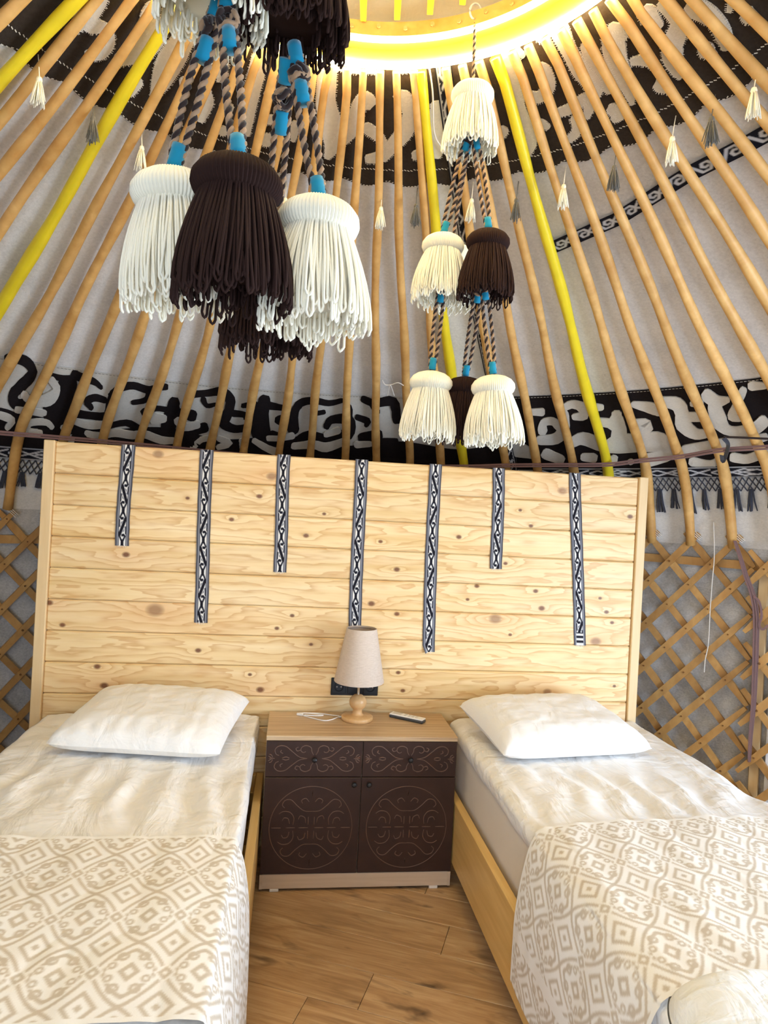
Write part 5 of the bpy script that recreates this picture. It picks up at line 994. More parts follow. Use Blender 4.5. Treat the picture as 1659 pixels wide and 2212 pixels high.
for c in ('cream', 'brown'):
    HEAD[c] = mesh_of('tassel', *TH_, smooth=True, mats=[M[c]])
    SKIRT[c] = [mesh_of('yarn_skirt', *q, smooth=True, mats=[M[c]]) for q in TS_]

def twisted_cord(A, B_, rad=0.0042, sag=(0, 0, 0), turns=None):
    """two strands, tan and dark, laid round each other"""
    A = np.array(A, float); B_ = np.array(B_, float); L = np.linalg.norm(B_ - A)
    n = max(24, int(L / 0.0035)); tn = turns or L / 0.021
    mid = (A + B_) / 2 + np.array(sag); ax = (B_ - A) / L
    u = np.cross(ax, (0, 1.0, 0.2)); u /= np.linalg.norm(u); v = np.cross(ax, u)
    out = []
    for ph in (0, PI):
        P = []
        for i in range(n):
            f = i / (n - 1); c = A * (1 - f) ** 2 + 2 * mid * f * (1 - f) + B_ * f * f
            a = 2 * PI * tn * f + ph
            P.append(c + rad * 0.62 * (math.cos(a) * u + math.sin(a) * v))
        out.append(tube(P, rad * 0.80, 6))
    nf = len(out[0][1]); V, F = join(*out)
    return V, F, [0] * nf + [1] * nf

def add_cord(root, A, B_, sag=(0, 0, 0), wraps=(0.07, 0.93), pair=True, rad=0.0042):
    A = Vector(A); B_ = Vector(B_)
    side = Vector((0.0062, 0.0, 0.0)) if pair else Vector((0, 0, 0))
    first = None
    for sg in ((-1, 1) if pair else (0,)):
        V, F, fm = twisted_cord(A + side * sg, B_ + side * sg * (0.9 if sg else 1), rad, tuple(Vector(sag) + side * sg * 1.2))
        c = obj('cord', (V, F), [M['cordtan'], M['corddark']], root, smooth=True, fm=fm)
        first = first or c
    ax = (B_ - A)
    for f in wraps:
        p = A * (1 - f) ** 2 + ((A + B_) / 2 + Vector(sag)) * 2 * f * (1 - f) + B_ * f * f; d = ax.normalized() * 0.0155
        P = [p - d, p - d * 0.4, p + d * 0.4, p + d]
        obj('wrap', tube(P, [0.0103 if pair else 0.0065] * 4, 14), M['teal'], first, smooth=True)
    return first

def add_knot(root, p, r=0.013):
    parts = []
    p = np.array(p, float)
    for j in range(3):
        ax = rng.normal(size=3); ax /= np.linalg.norm(ax); u = np.cross(ax, (0.3, 1, 0.2)); u /= np.linalg.norm(u); v = np.cross(ax, u)
        parts.append(closed_tube([p + r * (math.cos(a) * u + math.sin(a) * v) + ax * 0.004 * math.sin(3 * a) for a in np.linspace(0, 2 * PI, 20)[:-1]], 0.0042, 6))
    V, F = join(*parts); k = len(F) // 3
    obj('cord_knot', (V, F), [M['corddark'], M['cordtan']], root, smooth=True, fm=[0] * k + [1] * k + [0] * (len(F) - 2 * k))

def add_tassel(root, p, c, variant=0, rot=0.0, tilt=(0, 0), label=None):
    h = put('tassel', HEAD[c], root, Vector(p) - Vector((0, 0, 0.009)) - ORG[root], (tilt[0], tilt[1], rot), label=label)
    put('yarn_skirt', SKIRT[c][variant], h)
    return h

# far ornament
fo = empty('tassel_ornament', (0.190, -1.246, 2.905), label='far hanging ornament of cream and brown yarn tassels in front of the strap', cat='hanging ornament', group='hanging tassel ornaments')
T1 = (0.190, -1.266, 2.717); T2 = (0.138, -1.229, 2.318); T2b = (0.190, -1.105, 2.345); T3 = (0.244, -1.304, 2.310)
T4 = (0.120, -1.257, 1.934); T5 = (0.236, -1.165, 1.944); T6 = (0.276, -1.309, 1.924)
add_cord(fo, (0.190, -1.248, 2.905), T1, wraps=(), pair=False, rad=0.0036)
lp = [Vector((0.190 + 0.016 * math.cos(a), -1.248, 2.922 + 0.022 * math.sin(a))) for a in np.linspace(0, 2 * PI, 16)[:-1]]
obj('hanging_loop', closed_tube(lp, 0.003, 5), M['whitecord'], fo)
add_tassel(fo, T1, 'cream', 0, 0.3, label='cream tassel at the top')
kn1 = (0.186, -1.268, 2.577); kn2 = (0.200, -1.272, 2.577)
add_cord(fo, kn1, T2, wraps=(0.0, 0.12, 0.95), pair=True); add_knot(fo, (0.186, -1.268, 2.560), 0.011)
add_cord(fo, kn2, T3, wraps=(0.0, 0.12, 0.95), pair=True); add_knot(fo, (0.202, -1.272, 2.560), 0.011)
add_cord(fo, (0.193, -1.255, 2.577), T2b, wraps=(0.1,), pair=False)
add_tassel(fo, T2, 'cream', 1, 1.1); add_tassel(fo, T2b, 'cream', 0, 2.1); add_tassel(fo, T3, 'brown', 0, 0.2)
add_cord(fo, (0.140, -1.235, 2.175), T4, wraps=(0.0, 0.16, 0.94), sag=(0.0, 0, 0)); add_knot(fo, (0.139, -1.237, 2.150), 0.012)
add_cord(fo, (0.238, -1.30, 2.175), T6, wraps=(0.0, 0.16, 0.94)); add_knot(fo, (0.241, -1.301, 2.150), 0.012)
add_cord(fo, (0.232, -1.29, 2.175), T5, wraps=(0.16, 0.94)); add_knot(fo, (0.231, -1.285, 2.150), 0.011)
add_tassel(fo, T4, 'cream', 0, 0.7, (0.05, -0.03)); add_tassel(fo, T5, 'brown', 1, 0.4); add_tassel(fo, T6, 'cream', 1, 1.9, (-0.04, 0.06))

# near ornament
no = empty('tassel_ornament', (-0.305, -2.13, 2.935), label='large near hanging ornament of cream and dark brown tassels at the upper left', cat='hanging ornament', group='hanging tassel ornaments')
N0 = (-0.31, -2.10, 2.74); MW = (-0.380, -2.098, 2.385); MB = (-0.268, -2.083, 2.387)
W1 = (-0.419, -2.093, 2.000); B1 = (-0.324, -2.177, 1.984); W2 = (-0.218, -2.100, 1.978); B2_ = (-0.292, -1.900, 1.990)
add_cord(no, (-0.305, -2.13, 2.935), N0, wraps=(), pair=False)
add_tassel(no, N0, 'cream', 0)
add_cord(no, (-0.32, -2.10, 2.6), MW, wraps=(0.06, 0.94)); add_cord(no, (-0.30, -2.095, 2.6), MB, wraps=(0.06, 0.94))
add_tassel(no, MW, 'cream', 1, 0.5); add_tassel(no, MB, 'brown', 1, 0.9)
def hang(a, b, k=True, **q):
    add_cord(no, a, b, **q)
    if k: add_knot(no, Vector(a) * 0.86 + Vector(b) * 0.14, 0.013)
hang((-0.372, -2.098, 2.225), W1, wraps=(0.0, 0.27, 0.93), sag=(-0.002, 0, 0))
hang((-0.358, -2.115, 2.225), B1, wraps=(0.0, 0.27, 0.95))
hang((-0.262, -2.083, 2.185), W2, wraps=(0.0, 0.27, 0.94))
hang((-0.275, -2.075, 2.165), B2_, wraps=(0.0, 0.27, 0.95))
add_tassel(no, W1, 'cream', 0, 0.2, (0.04, -0.08)); add_tassel(no, B1, 'brown', 0, 1.4); add_tassel(no, W2, 'cream', 1, 2.2, (0.03, 0.05)); add_tassel(no, B2_, 'brown', 1, 0.8)
# ------------------------------------------------------------------ headboard
hb = empty('headboard', (0.075, 0.01, 0), label='tall knotty pine plank headboard behind both beds', cat='headboard')
STEP = 0.1352; ZT = 1.768; HX0, HX1 = -1.257, 1.405
pv, pf = box(HX0, HX1, 0.0, 0.022, -STEP + 0.0008, -0.0008, 0.0055)
for i in range(13):
    zt = ZT - i * STEP          # each board has its own knots
    pme = mesh_of('plank', pv - np.array((0.075, 0.01, 0)), pf, mats=[pine([k for k in KNOTS if zt - STEP - 0.004 * k[2] < k[1] < zt + 0.004 * k[2]])])
    put('plank', pme, hb, (0, random.uniform(-.0006, .0006), zt))
obj('backing', box(HX0, HX1, 0.0215, 0.030, 0.02, 1.75), M['post'], hb)
for x0, x1 in ((-1.301, -1.2565), (1.4045, 1.449)):
    obj('post', box(x0, x1, -0.012, 0.045, 0.0, 1.772, 0.003), M['post'], hb)

def ribbon_pattern(x, y):
    """x -1..1 across, y in metres down; grey edges, pale ground with black hooks and slanting bars"""
    L = 0.142
    f = np.floor(y / L); yy = y / L - f; fl = np.where(f % 2 == 0, 1.0, -1.0)
    a = np.abs(x); u = x / 0.50 * fl
    P = np.c_[u, yy * 4.6]
    black = strokes_mask(P, [[(.75, 1.25), (-.75, 3.35)]], 0.34, 0.1)
    black = np.maximum(black, strokes_mask(P, [[(-.75, .95), (-.2, .3), (-.2, 0)], [(.75, .95), (.2, .3), (.2, 0)], [(-.75, .95), (-.4, 1.15), (.1, 1.1)], [(-.75, 3.65), (-.2, 4.3), (-.2, 4.6)], [(.75, 3.65), (.2, 4.3), (.2, 4.6)], [(.75, 3.65), (.4, 3.45), (-.1, 3.5)], [(-.95, 1.4), (-.95, 2.2)], [(.95, 2.4), (.95, 3.2)]], 0.17, 0.1))
    black = np.maximum(black, strokes_mask(P, [[(0, -.1), (0, .25)], [(0, 4.35), (0, 4.7)]], 0.3, 0.1))
    black = np.maximum(black, strokes_mask(P, [[(-.45, 1.9), (-.1, 1.55)], [(.45, 2.7), (.1, 3.05)], [(-.6, 2.3), (-.5, 1.7)], [(.6, 2.3), (.5, 2.9)]], 0.05, 0.08) * 0.8)
    c = 0.97 * (1 - black)
    out = np.where(a < 0.53, c, np.where(a < 0.60, 0.08, np.where(a < 0.70, 0.62, np.where(a < 0.93, 0.42, 0.10))))
    return out

RB = [(-0.958, 1.333, -0.962, 'shortest dark patterned ribbon at the far left of the headboard'), (-0.623, 1.009, -0.613, 'long patterned ribbon, second from the left on the headboard'),
      (-0.285, 1.246, -0.280, 'patterned ribbon, third from the left on the headboard'), (0.061, 0.99, 0.073, 'patterned ribbon hanging down behind the lampshade'),
      (0.404, 0.906, 0.417, 'longest patterned ribbon with a curled corner, right of the lamp'), (0.707, 1.302, 0.720, 'short patterned ribbon, second from the right on the headboard'),
      (1.081, 0.956, 1.149, 'patterned ribbon at the far right of the headboard')]
for i, (xt, zb, xb, lab) in enumerate(RB):
    L = 1.772 - zb; nr = int(L / 0.0022); nc = 27; wd = 0.0585
    V = []; xs = []; ys = []
    ph = random.uniform(0, 6)
    for r in range(-10, nr + 1):
        f = max(0, r) / nr
        xc = xt + (xb - xt) * f + 0.0025 * math.sin(5 * f + ph)
        for c in range(nc):
            u = -1 + 2 * c / (nc - 1)
            if r <= 0:
                y = -0.003 + (-r) / 10 * 0.024; z = 1.7725 + 0.001 * math.sin(PI * min(1, -r / 10))
            else:
                y = -0.0035 - 0.0012 * math.sin(9 * f + ph + u) - 0.0006 * (1 - u * u) - (0.0022 if abs(u) > 1.2 else 0)
                z = 1.772 - L * f
            x = xc + u * wd / 2 * (1 + 0.02 * math.sin(31 * f + u))
            if i == 4 and f > 0.965 and u < 0:          # the curled corner
                k = (f - 0.965) / 0.035 * -u; y -= 0.014 * k; x += 0.012 * k; z -= 0.006 * k
            V.append((x, y, z)); xs.append(u); ys.append(max(0, r) * 0.0022 + 0.03 * i)
    F = [(r * nc + c, r * nc + c + 1, (r + 1) * nc + c + 1, (r + 1) * nc + c) for r in range(nr + 10) for c in range(nc - 1)]
    pat = ribbon_pattern(np.array(xs), np.array(ys))
    if i == 6:
        zz = np.array(V)[:, 2]; pat = np.where((zz < zb + 0.06) & (np.abs(xs) < 0.6), np.where(((zz - zb) * 90).astype(int) % 2 == 0, 0.9, 0.05), pat)
    rb = obj('ribbon', (V, F), M['ribbon'], pat=pat, label=lab, cat='ribbon', group='ribbons hung over the headboard')
    thr = [tube([(xb + u * wd / 2, -0.004, zb + 0.001), (xb + u * wd / 2 + random.uniform(-.002, .002), -0.006, zb - random.uniform(.003, .009))], 0.0005, 3) for u in np.linspace(-.6, .6, 14)]
    obj('frayed_threads', join(*thr), M['thread'], rb)

# wall sockets between headboard planks
sk = empty('socket_panel', (0.085, -0.001, 0.70), label='black triple wall socket plate on the headboard behind the lamp', cat='socket')
obj('frame', box(-0.0225, 0.1925, -0.0075, 0.0, 0.700, 0.779, 0.0025), M['blackplastic'], sk)
for j in range(3):
    x = -0.022 + 0.0715 * (j + 0.5)
    fc = obj('insert', box(x - 0.0315, x + 0.0315, -0.0105, -0.007, 0.7085, 0.7705, 0.002), M['blackplastic'], sk)
    if j != 1:
        V, F = lathe([(0.0195, 0.0), (0.0215, 0.001), (0.0215, 0.0025), (0.0185, 0.0025), (0.017, -0.001), (0.001, -0.001)], (0, 0, 0), 32)
        V = np.c_[V[:, 0] + x, -0.0105 - V[:, 2], V[:, 1] + 0.7395]
        obj('socket', (V, F), M['blackdeep'], fc)
        for sx, sz in ((-0.0095, 0), (0.0095, 0)):
            obj('contact', tube([(x + sx, -0.0102, 0.7395), (x + sx, -0.0118, 0.7395)], 0.0028, 8), M['metal'], fc)

# ------------------------------------------------------------------ nightstand
nx0, nx1, nyf, nyb = -0.290, 0.489, -0.341, -0.016
ns = empty('nightstand', ((nx0 + nx1) / 2, -0.18, 0), label='nightstand with carved dark brown drawers and doors between the beds', cat='nightstand')
obj('top', box(nx0 - 0.001, nx1 + 0.001, nyf - 0.002, nyb, 0.608, 0.627, 0.002), M['nstop'], ns)
for x0 in (nx0, nx1 - 0.018):
    obj('side_panel', box(x0, x0 + 0.018, nyf + 0.018, nyb, 0.012, 0.608, 0.001), M['nsbody'], ns)
obj('bottom_panel', box(nx0 + 0.018, nx1 - 0.018, nyf + 0.02, nyb, 0.062, 0.078, 0.001), M['nsbody'], ns)
obj('back_panel', box(nx0 + 0.018, nx1 - 0.018, nyb - 0.006, nyb - 0.001, 0.02, 0.608), M['nsbody'], ns)
obj('divider', box(0.090, 0.107, nyf + 0.02, nyb - 0.01, 0.078, 0.608), M['nsbody'], ns)
obj('plinth', box(nx0 + 0.004, nx1 - 0.004, nyf + 0.004, nyf + 0.02, 0.012, 0.070, 0.001), M['nsbody'], ns)
for x0 in (nx0, nx1 - 0.012):
    obj('plinth_end', box(x0, x0 + 0.012, nyf + 0.001, nyf + 0.02, 0.012, 0.070, 0.001), M['nsbody'], ns)
for x, y in ((-0.23, nyf + 0.03), (0.42, nyf + 0.03), (-0.23, nyb - 0.04), (0.42, nyb - 0.04)):
    obj('foot_pad', box(x - 0.018, x + 0.018, y - 0.027, y + 0.02, 0.0, 0.012, 0.002), M['pad'], ns)

def carve_lines(cx, cz, y, lines, rad=0.0022):
    parts = []
    for ln in lines:
        P = catmull(np.array(ln, float), 5)
        P3 = np.c_[P[:, 0] + cx, np.full(len(P), y), P[:, 1] + cz]
        w_ = rad * (0.55 + 0.45 * np.sin(np.linspace(0.25, PI - 0.25, len(P))))
        parts.append(tube(P3, w_, 6, True, 0.45, np.array((0, 1.0, 0))))
    return join(*parts)
def mirror(lines, u=True, v=True):
    out = list(lines)
    if u: out += [[(-a, b) for a, b in l] for l in out]
    if v: out += [[(a, -b) for a, b in l] for l in out]
    return out
DRAW = mirror([[(.028, .0), (.06, .006), (.09, .028), (.116, .048), (.142, .050), (.158, .036), (.154, .018), (.142, .012)], [(.004, .014), (.012, .028), (.016, .044), (.034, .052), (.052, .046), (.056, .032), (.046, .024), (.036, .028)],
               [(.058, .034), (.07, .03), (.076, .04), (.066, .046)], [(.10, .002), (.114, .006), (.128, .002)], [(.126, .020), (.136, .026), (.132, .034)]]) + mirror([[(.158, .0), (.182, .0)]], True, False) + mirror([[(.166, .003), (.172, .014), (.180, .016)], [(.17, .002), (.184, .010)]])
ring = [[(.166 * math.cos(a), .166 * math.sin(a)) for a in np.linspace(0.0, 2 * PI, 25)]]
DOORC = ring + mirror([[(.0, .066), (.03, .068), (.058, .088), (.084, .112), (.108, .110), (.118, .092), (.108, .080)], [(.012, .104), (.026, .118), (.042, .110), (.038, .098)],
                       [(.072, .012), (.070, .040), (.086, .062), (.112, .066), (.130, .056)], [(.086, .016), (.092, .036), (.108, .040), (.116, .028)], [(.022, .020), (.026, .040), (.044, .048), (.052, .034)],
                       [(.0, .128), (.0, .150)], [(.012, .012), (.012, .044)]]) + mirror([[(.012, 0), (.05, 0)], [(.064, 0), (.10, 0)], [(.12, 0), (.158, 0)]], True, False)

def knob(x, z, parent, y):
    V, F = lathe([(0.0045, 0.0), (0.0045, 0.008), (0.0085, 0.011), (0.0115, 0.017), (0.0095, 0.023), (0.0045, 0.026), (0.0005, 0.0265)], (0, 0, 0), 8)
    obj('knob', (np.c_[V[:, 0] + x, y - V[:, 2], V[:, 1] + z], F), M['knob'], parent)
mid = 0.098
for x0, x1 in ((nx0 + 0.001, mid - 0.0015), (mid + 0.0015, nx1 - 0.001)):
    d = obj('drawer', box(x0, x1, nyf, nyf + 0.018, 0.4625, 0.606, 0.0015), M['dark'], ns)
    cx = (x0 + x1) / 2
    obj('carving', carve_lines(cx, 0.536, nyf - 0.0003, DRAW), M['carve'], d, smooth=True)
    knob(cx, 0.536, d, nyf)
for x0, x1, kx in ((nx0 + 0.001, mid - 0.0015, mid - 0.030), (mid + 0.0015, nx1 - 0.001, mid + 0.031)):
    d = obj('door', box(x0, x1, nyf, nyf + 0.018, 0.073, 0.4595, 0.0015), M['dark'], ns)
    obj('carving', carve_lines((x0 + x1) / 2 - 0.0, 0.258, nyf - 0.0002, DOORC, 0.0019), M['carve'], d, smooth=True)
    knob(kx, 0.436, d, nyf)

# lamp
lx, ly, lz = 0.091, -0.122, 0.627
lp_ = empty('table_lamp', (lx, ly, lz), label='small table lamp with turned wooden base and beige fabric shade', cat='lamp')
bs = obj('base', lathe([(0.001, 0), (0.066, 0), (0.069, 0.003), (0.069, 0.015), (0.064, 0.019), (0.030, 0.0215), (0.024, 0.024), (0.021, 0.032), (0.020, 0.042), (0.0215, 0.048), (0.030, 0.055), (0.0365, 0.066), (0.0385, 0.078), (0.036, 0.090), (0.029, 0.100), (0.019, 0.108), (0.010, 0.111), (0.001, 0.1115)], (lx, ly, lz), 40), M['lampwood'], lp_, smooth=True)
obj('stem', lathe([(0.0055, 0.11), (0.0055, 0.215), (0.013, 0.218), (0.013, 0.25), (0.001, 0.25)], (lx, ly, lz), 16), M['metal'], lp_, smooth=True)
obj('bulb', lathe([(0.012, 0.25), (0.014, 0.262), (0.024, 0.282), (0.028, 0.305), (0.023, 0.327), (0.010, 0.338), (0.001, 0.34)], (lx, ly, lz), 20), M['whiteplastic'], lp_, smooth=True)
sh = obj('shade', lathe([(0.1085, 0.168), (0.1095, 0.170), (0.0665, 0.400), (0.0655, 0.4005), (0.0635, 0.400), (0.1065, 0.170)], (lx, ly, lz), 64, True), M['shade'], lp_, smooth=False)
obj('shade_ring', join(closed_tube([(lx + 0.064 * math.cos(a), ly + 0.064 * math.sin(a), lz + 0.392) for a in np.linspace(0, 2 * PI, 40)[:-1]], 0.0015, 5),
                       tube([(lx - 0.064, ly, lz + 0.392), (lx, ly, lz + 0.345), (lx + 0.064, ly, lz + 0.392)], 0.0014, 5)), M['metal'], sh)

# charger cable
cz = 0.6298
P = [(-0.160, -0.060, cz + .004), (-0.120, -0.045, cz), (-0.070, -0.050, cz), (-0.010, -0.075, cz), (0.015, -0.095, cz + .003), (-0.02, -0.135, cz), (-0.055, -0.150, cz), (-0.095, -0.125, cz), (-0.150, -0.085, cz + .003), (-0.145, -0.065, cz + .005), (-0.095, -0.070, cz + .004), (-0.055, -0.085, cz + .003), (-0.085, -0.100, cz + .005), (-0.140, -0.095, cz + .006)]
cb = obj('charging_cable', tube(catmull(P, 8), 0.0022, 8), M['whiteplastic'], smooth=True, label='coiled white charging cable on the nightstand', cat='cable')
obj('plug', rot_about(box(-0.172, -0.142, -0.083, -0.072, 0.6275, 0.638, 0.002), np.array((-0.157, -0.078, 0.63)), -0.5), M['whiteplastic'], cb)
obj('plug_tip', rot_about(box(0.010, 0.034, -0.100, -0.093, 0.628, 0.633, 0.001), np.array((0.02, -0.096, 0.63)), 0.7), M['whiteplastic'], cb)

# remote control
rx, ry = 0.315, -0.115; ra = -0.62
rc = empty('remote_control', (rx, ry, 0.627), label='slim white and grey remote control lying right of the lamp', cat='remote')
def rbx(*a):
    return rot_about(box(*a), np.array((rx, ry, 0.63)), ra)
bd = obj('body', rbx(rx - 0.084, rx + 0.084, ry - 0.0215, ry + 0.0215, 0.627, 0.640, 0.006), M['greyplastic'], rc)
fc = obj('face', rbx(rx - 0.082, rx + 0.082, ry - 0.020, ry + 0.020, 0.639, 0.6455, 0.004), M['whiteplastic'], rc)
obj('screen', rbx(rx - 0.070, rx - 0.028, ry - 0.014, ry + 0.014, 0.645, 0.6462, 0.0005), M['pad'], fc)
for i in range(4):
    for j in range(2):
        x = rx - 0.008 + i * 0.018; y = ry - 0.007 + j * 0.014
        obj('button', rbx(x - 0.006, x + 0.006, y - 0.004, y + 0.004, 0.645, 0.6468, 0.0008), M['pad'], fc)

# ------------------------------------------------------------------ beds
def wr(x, y, s, oct=3):
    return noise.fractal(Vector((x * s, y * s, 3.1)), 1.0, 2.0, oct)

def drape(path, y0, y1, nx, ny, disp):
    """sheet laid along a cross-section path [(x,z)...] from y0 to y1; disp(a,y,x,z)->offset along the outward normal"""
    P = catmull(np.array(path, float), 6); d = np.r_[0, np.cumsum(np.linalg.norm(np.diff(P, axis=0), axis=1))]
    q = np.linspace(0, d[-1], nx); X = np.interp(q, d, P[:, 0]); Z = np.interp(q, d, P[:, 1])
    tx, tz = np.gradient(X), np.gradient(Z); L = np.hypot(tx, tz); nxn, nzn = -tz / L, tx / L
    V = []; A = []
    for j in range(ny):
        for i in range(nx):
            y = y0 + (y1 - y0) * j / (ny - 1)
            o = disp(q[i], y, X[i], Z[i])
            yy = y + (o[1] if isinstance(o, tuple) else 0); oo = o[0] if isinstance(o, tuple) else o
            V.append((X[i] + nxn[i] * oo, yy, Z[i] + nzn[i] * oo)); A.append((q[i], y))
    F = [(j * nx + i, (j + 1) * nx + i, (j + 1) * nx + i + 1, j * nx + i + 1) for j in range(ny - 1) for i in range(nx - 1)]
    F = [f[::-1] for f in F] if y1 < y0 else F
    return np.array(V), F, np.array(A), d[-1]

def runner_pattern(a, y):
    p = np.abs(((a / 0.135 + 0.5) % 1.0) - 0.5) * 2; q = np.abs(((y / 0.178 + 0.5) % 1.0) - 0.5) * 2
    t = p + q
    d = ((1 - p) ** 1.3 + (1 - q) ** 1.3) ** (1 / 1.3)
    out = np.where((t < 0.12) | ((t > 0.34) & (t < 0.50)), 1, 0)
    out = np.where((d > 0.93) & (d < 1.05) & (t > 0.6), 1, out)
    out = np.where((d > 0.66) & (d < 0.79), 1, out)
    e = np.hypot((p - 0.70) * 0.85, q - 0.50)
    out = np.where(e < 0.20, np.where((e > 0.065) & (e < 0.15), 1, out), out)
    e2 = np.hypot((p - 0.48) * 0.9, q - 0.80)
    out = np.where(e2 < 0.15, np.where((e2 > 0.05) & (e2 < 0.12), 1, 0), out)
    c = (1 - p) + (1 - q)
    out = np.where(c < 0.44, np.where((c > 0.14) & (c < 0.32), 1, 0), out)
    s = p + (1 - q)
    out = np.where(s < 0.32, np.where((s > 0.08) & (s < 0.22), 1, 0), out)
    return out

def bed(side, x0, x1, xs0, xs1, lab):
    """x0..x1 outer faces of the rails; xs0..xs1 the bedding"""
    fr = empty('single_bed', ((x0 + x1) / 2, -1.05, 0), label='pine bed %s' % lab, cat='bed', group='single beds')
    yh, yf_ = -0.014, -2.11
    for xx in (x0, x1 - 0.032):
        obj('side_rail', box(xx, xx + 0.032, yf_, yh, 0.10, 0.352, 0.003), M['bedwood'], fr)
    obj('foot_rail', box(x0, x1, yf_ - 0.032, yf_, 0.10, 0.352, 0.003), M['bedwood'], fr)
    obj('head_rail', box(x0 + 0.033, x1 - 0.033, -0.046, yh, 0.10, 0.352, 0.003), M['bedwood'], fr)
    for xx in (x0 + 0.034, x1 - 0.084):
        for yy in (yf_ + 0.004, -0.10):
            obj('leg', box(xx, xx + 0.05, yy, yy + 0.05, 0.0, 0.30, 0.003), M['bedwood'], fr)
    for i in range(9):
        yy = -0.2 - i * 0.215
        obj('slat', box(x0 + 0.033, x1 - 0.033, yy - 0.04, yy + 0.04, 0.19, 0.208, 0.002), M['bedwood'], fr)
    obj('mattress', rounded(xs0 + 0.012, xs1 - 0.012, -2.09, -0.055, 0.21, 0.572, 0.035), M['mattress'], smooth=True, label='beige covered mattress on the bed %s' % lab, cat='mattress', group='mattresses')
    return fr

def rounded(x0, x1, y0, y1, z0, z1, r):
    """box with rounded plan corners and rolled edges, side faces slightly uneven"""
    loop = []
    for cx, cy, a0 in ((x1 - r, y1 - r, 0), (x0 + r, y1 - r, 90), (x0 + r, y0 + r, 180), (x1 - r, y0 + r, 270)):
        for k in range(7):
            a = math.radians(a0 + 15 * k); loop.append((cx + r * math.cos(a), cy + r * math.sin(a), math.cos(a), math.sin(a)))
    dense = []
    for i in range(len(loop)):
        p, q = np.array(loop[i]), np.array(loop[(i + 1) % len(loop)])
        m_ = max(1, int(np.linalg.norm(p[:2] - q[:2]) / 0.06))
        for k in range(m_):
            dense.append(p + (q - p) * k / m_)
    dense = np.array(dense); n = len(dense)
    prof = [(-r, 0.0), (-r * 0.3, r * 0.3), (0, r)] + [(0, r + (z1 - z0 - 2 * r) * f) for f in (0.2, 0.4, 0.6, 0.8)] + [(0, z1 - z0 - r), (-r * 0.3, z1 - z0 - r * 0.3), (-r, z1 - z0)]
    V = []
    for o, z in prof:
        for p in dense:
            nn = p[2:] / np.linalg.norm(p[2:]); w_ = 0.0025 * wr(p[0] * 2 + p[1] * 2, z * 3, 3.0) if 0 < z < z1 - z0 else 0
            V.append((p[0] + nn[0] * (o + w_), p[1] + nn[1] * (o + w_), z0 + z))
    F = [(i * n + k, i * n + (k + 1) % n, (i + 1) * n + (k + 1) % n, (i + 1) * n + k) for i in range(len(prof) - 1) for k in range(n)]
    F += [tuple(range(n - 1, -1, -1)), tuple((len(prof) - 1) * n + k for k in range(n))]
    return np.array(V), F

LX0, LX1, RX0, RX1 = -1.262, -0.302, 0.494, 1.462
bed('L', LX0, LX1, -1.222, -0.340, 'left of the nightstand')
bed('R', RX0, RX1, 0.534, 1.440, 'right of the nightstand')

def folds(x, y, seed, cx):
    """creases of the bedding: fans of soft folds plus fine wrinkles"""
    f = 0.0
    f += 0.0095 * wr(x + seed, y * 0.55, 4.2, 3)
    f += 0.0085 * abs(wr(x * 1.1 + seed * 3, y * 0.40 + 2, 8.0, 2))
    near = max(0.0, 1 - abs(y + 0.86) / 0.32)
    f += 0.018 * near * math.sin((x - cx) * 46 + 3.2 * wr(x + seed, y, 3.0, 2)) * (0.5 + 0.5 * wr(x * 2 + seed, y * 2 + 5, 2.0, 2))
    return f
def duvet(path, seed, cx, label, sway):
    def disp(a, y, x, z):
        e = 0.0
        top = 1.0 if z > 0.575 else 0.35
        return (folds(x, y, seed, cx) * top + 0.006 * (y > -0.6) * 0, sway * 0.0)
    V, F, A, L = drape(path, -0.030, -2.115, 120, 190, disp)
    V[:, 2] += 0.006 * np.array([wr(v[1] * 2 + seed, v[0], 1.5, 2) for v in V]) * (V[:, 2] < 0.59)
    # inner faces so that the hem has a thickness
    return obj('duvet', (V, F), M['sheet'], smooth=True, label=label, cat='duvet', group='duvets')
duvet([(-1.232, 0.535), (-1.236, 0.565), (-1.222, 0.596), (-1.18, 0.606), (-0.80, 0.612), (-0.385, 0.606), (-0.345, 0.592), (-0.334, 0.560), (-0.336, 0.515), (-0.338, 0.47)], 1.7, -0.62, 'creamy white satin duvet on the left bed', 0)
duvet([(0.541, 0.530), (0.532, 0.550), (0.535, 0.583), (0.560, 0.602), (0.62, 0.608), (1.0, 0.612), (1.38, 0.608), (1.435, 0.600), (1.458, 0.575), (1.460, 0.545)], 5.2, 1.0, 'creamy white satin duvet on the right bed', 0)

def runner(path, y0, y1, seed, label, stripe=None, dropside=1):
    def disp(a, y, x, z):
        top = z > 0.60
        return 0.0045 + (folds(x, y, 1.7 if seed < 3 else 5.2, 99) * 0.8 if top else 0.006 * wr(y * 2 + seed, z * 0.6, 3.5, 2)), 0.0
    V, F, A, L = drape(path, y0, y1, 430, 250, disp)
    V[:, 1] += 0.018 * np.sin(V[:, 0] * 3.1 + seed) + (0.03 * (V[:, 0] - V[:, 0].mean()) if seed > 3 else -0.045 * (V[:, 0] - V[:, 0].mean()))
    pat = sum(runner_pattern(A[:, 0] + 0.02 * seed + ox, A[:, 1] + oy).astype(float) for ox in (-0.0012, 0.0012) for oy in (-0.0009, 0.0009)) / 4
    fy = np.minimum(np.abs(A[:, 1] - y0), np.abs(A[:, 1] - y1)); pat[fy < 0.012] = 0
    if stripe:
        pat[(A[:, 0] > stripe[0]) & (A[:, 0] < stripe[1])] = 0
    return obj('bed_runner', (V, F), M['runner'], smooth=True, pat=pat, label=label, cat='bed runner', group='bed runners')
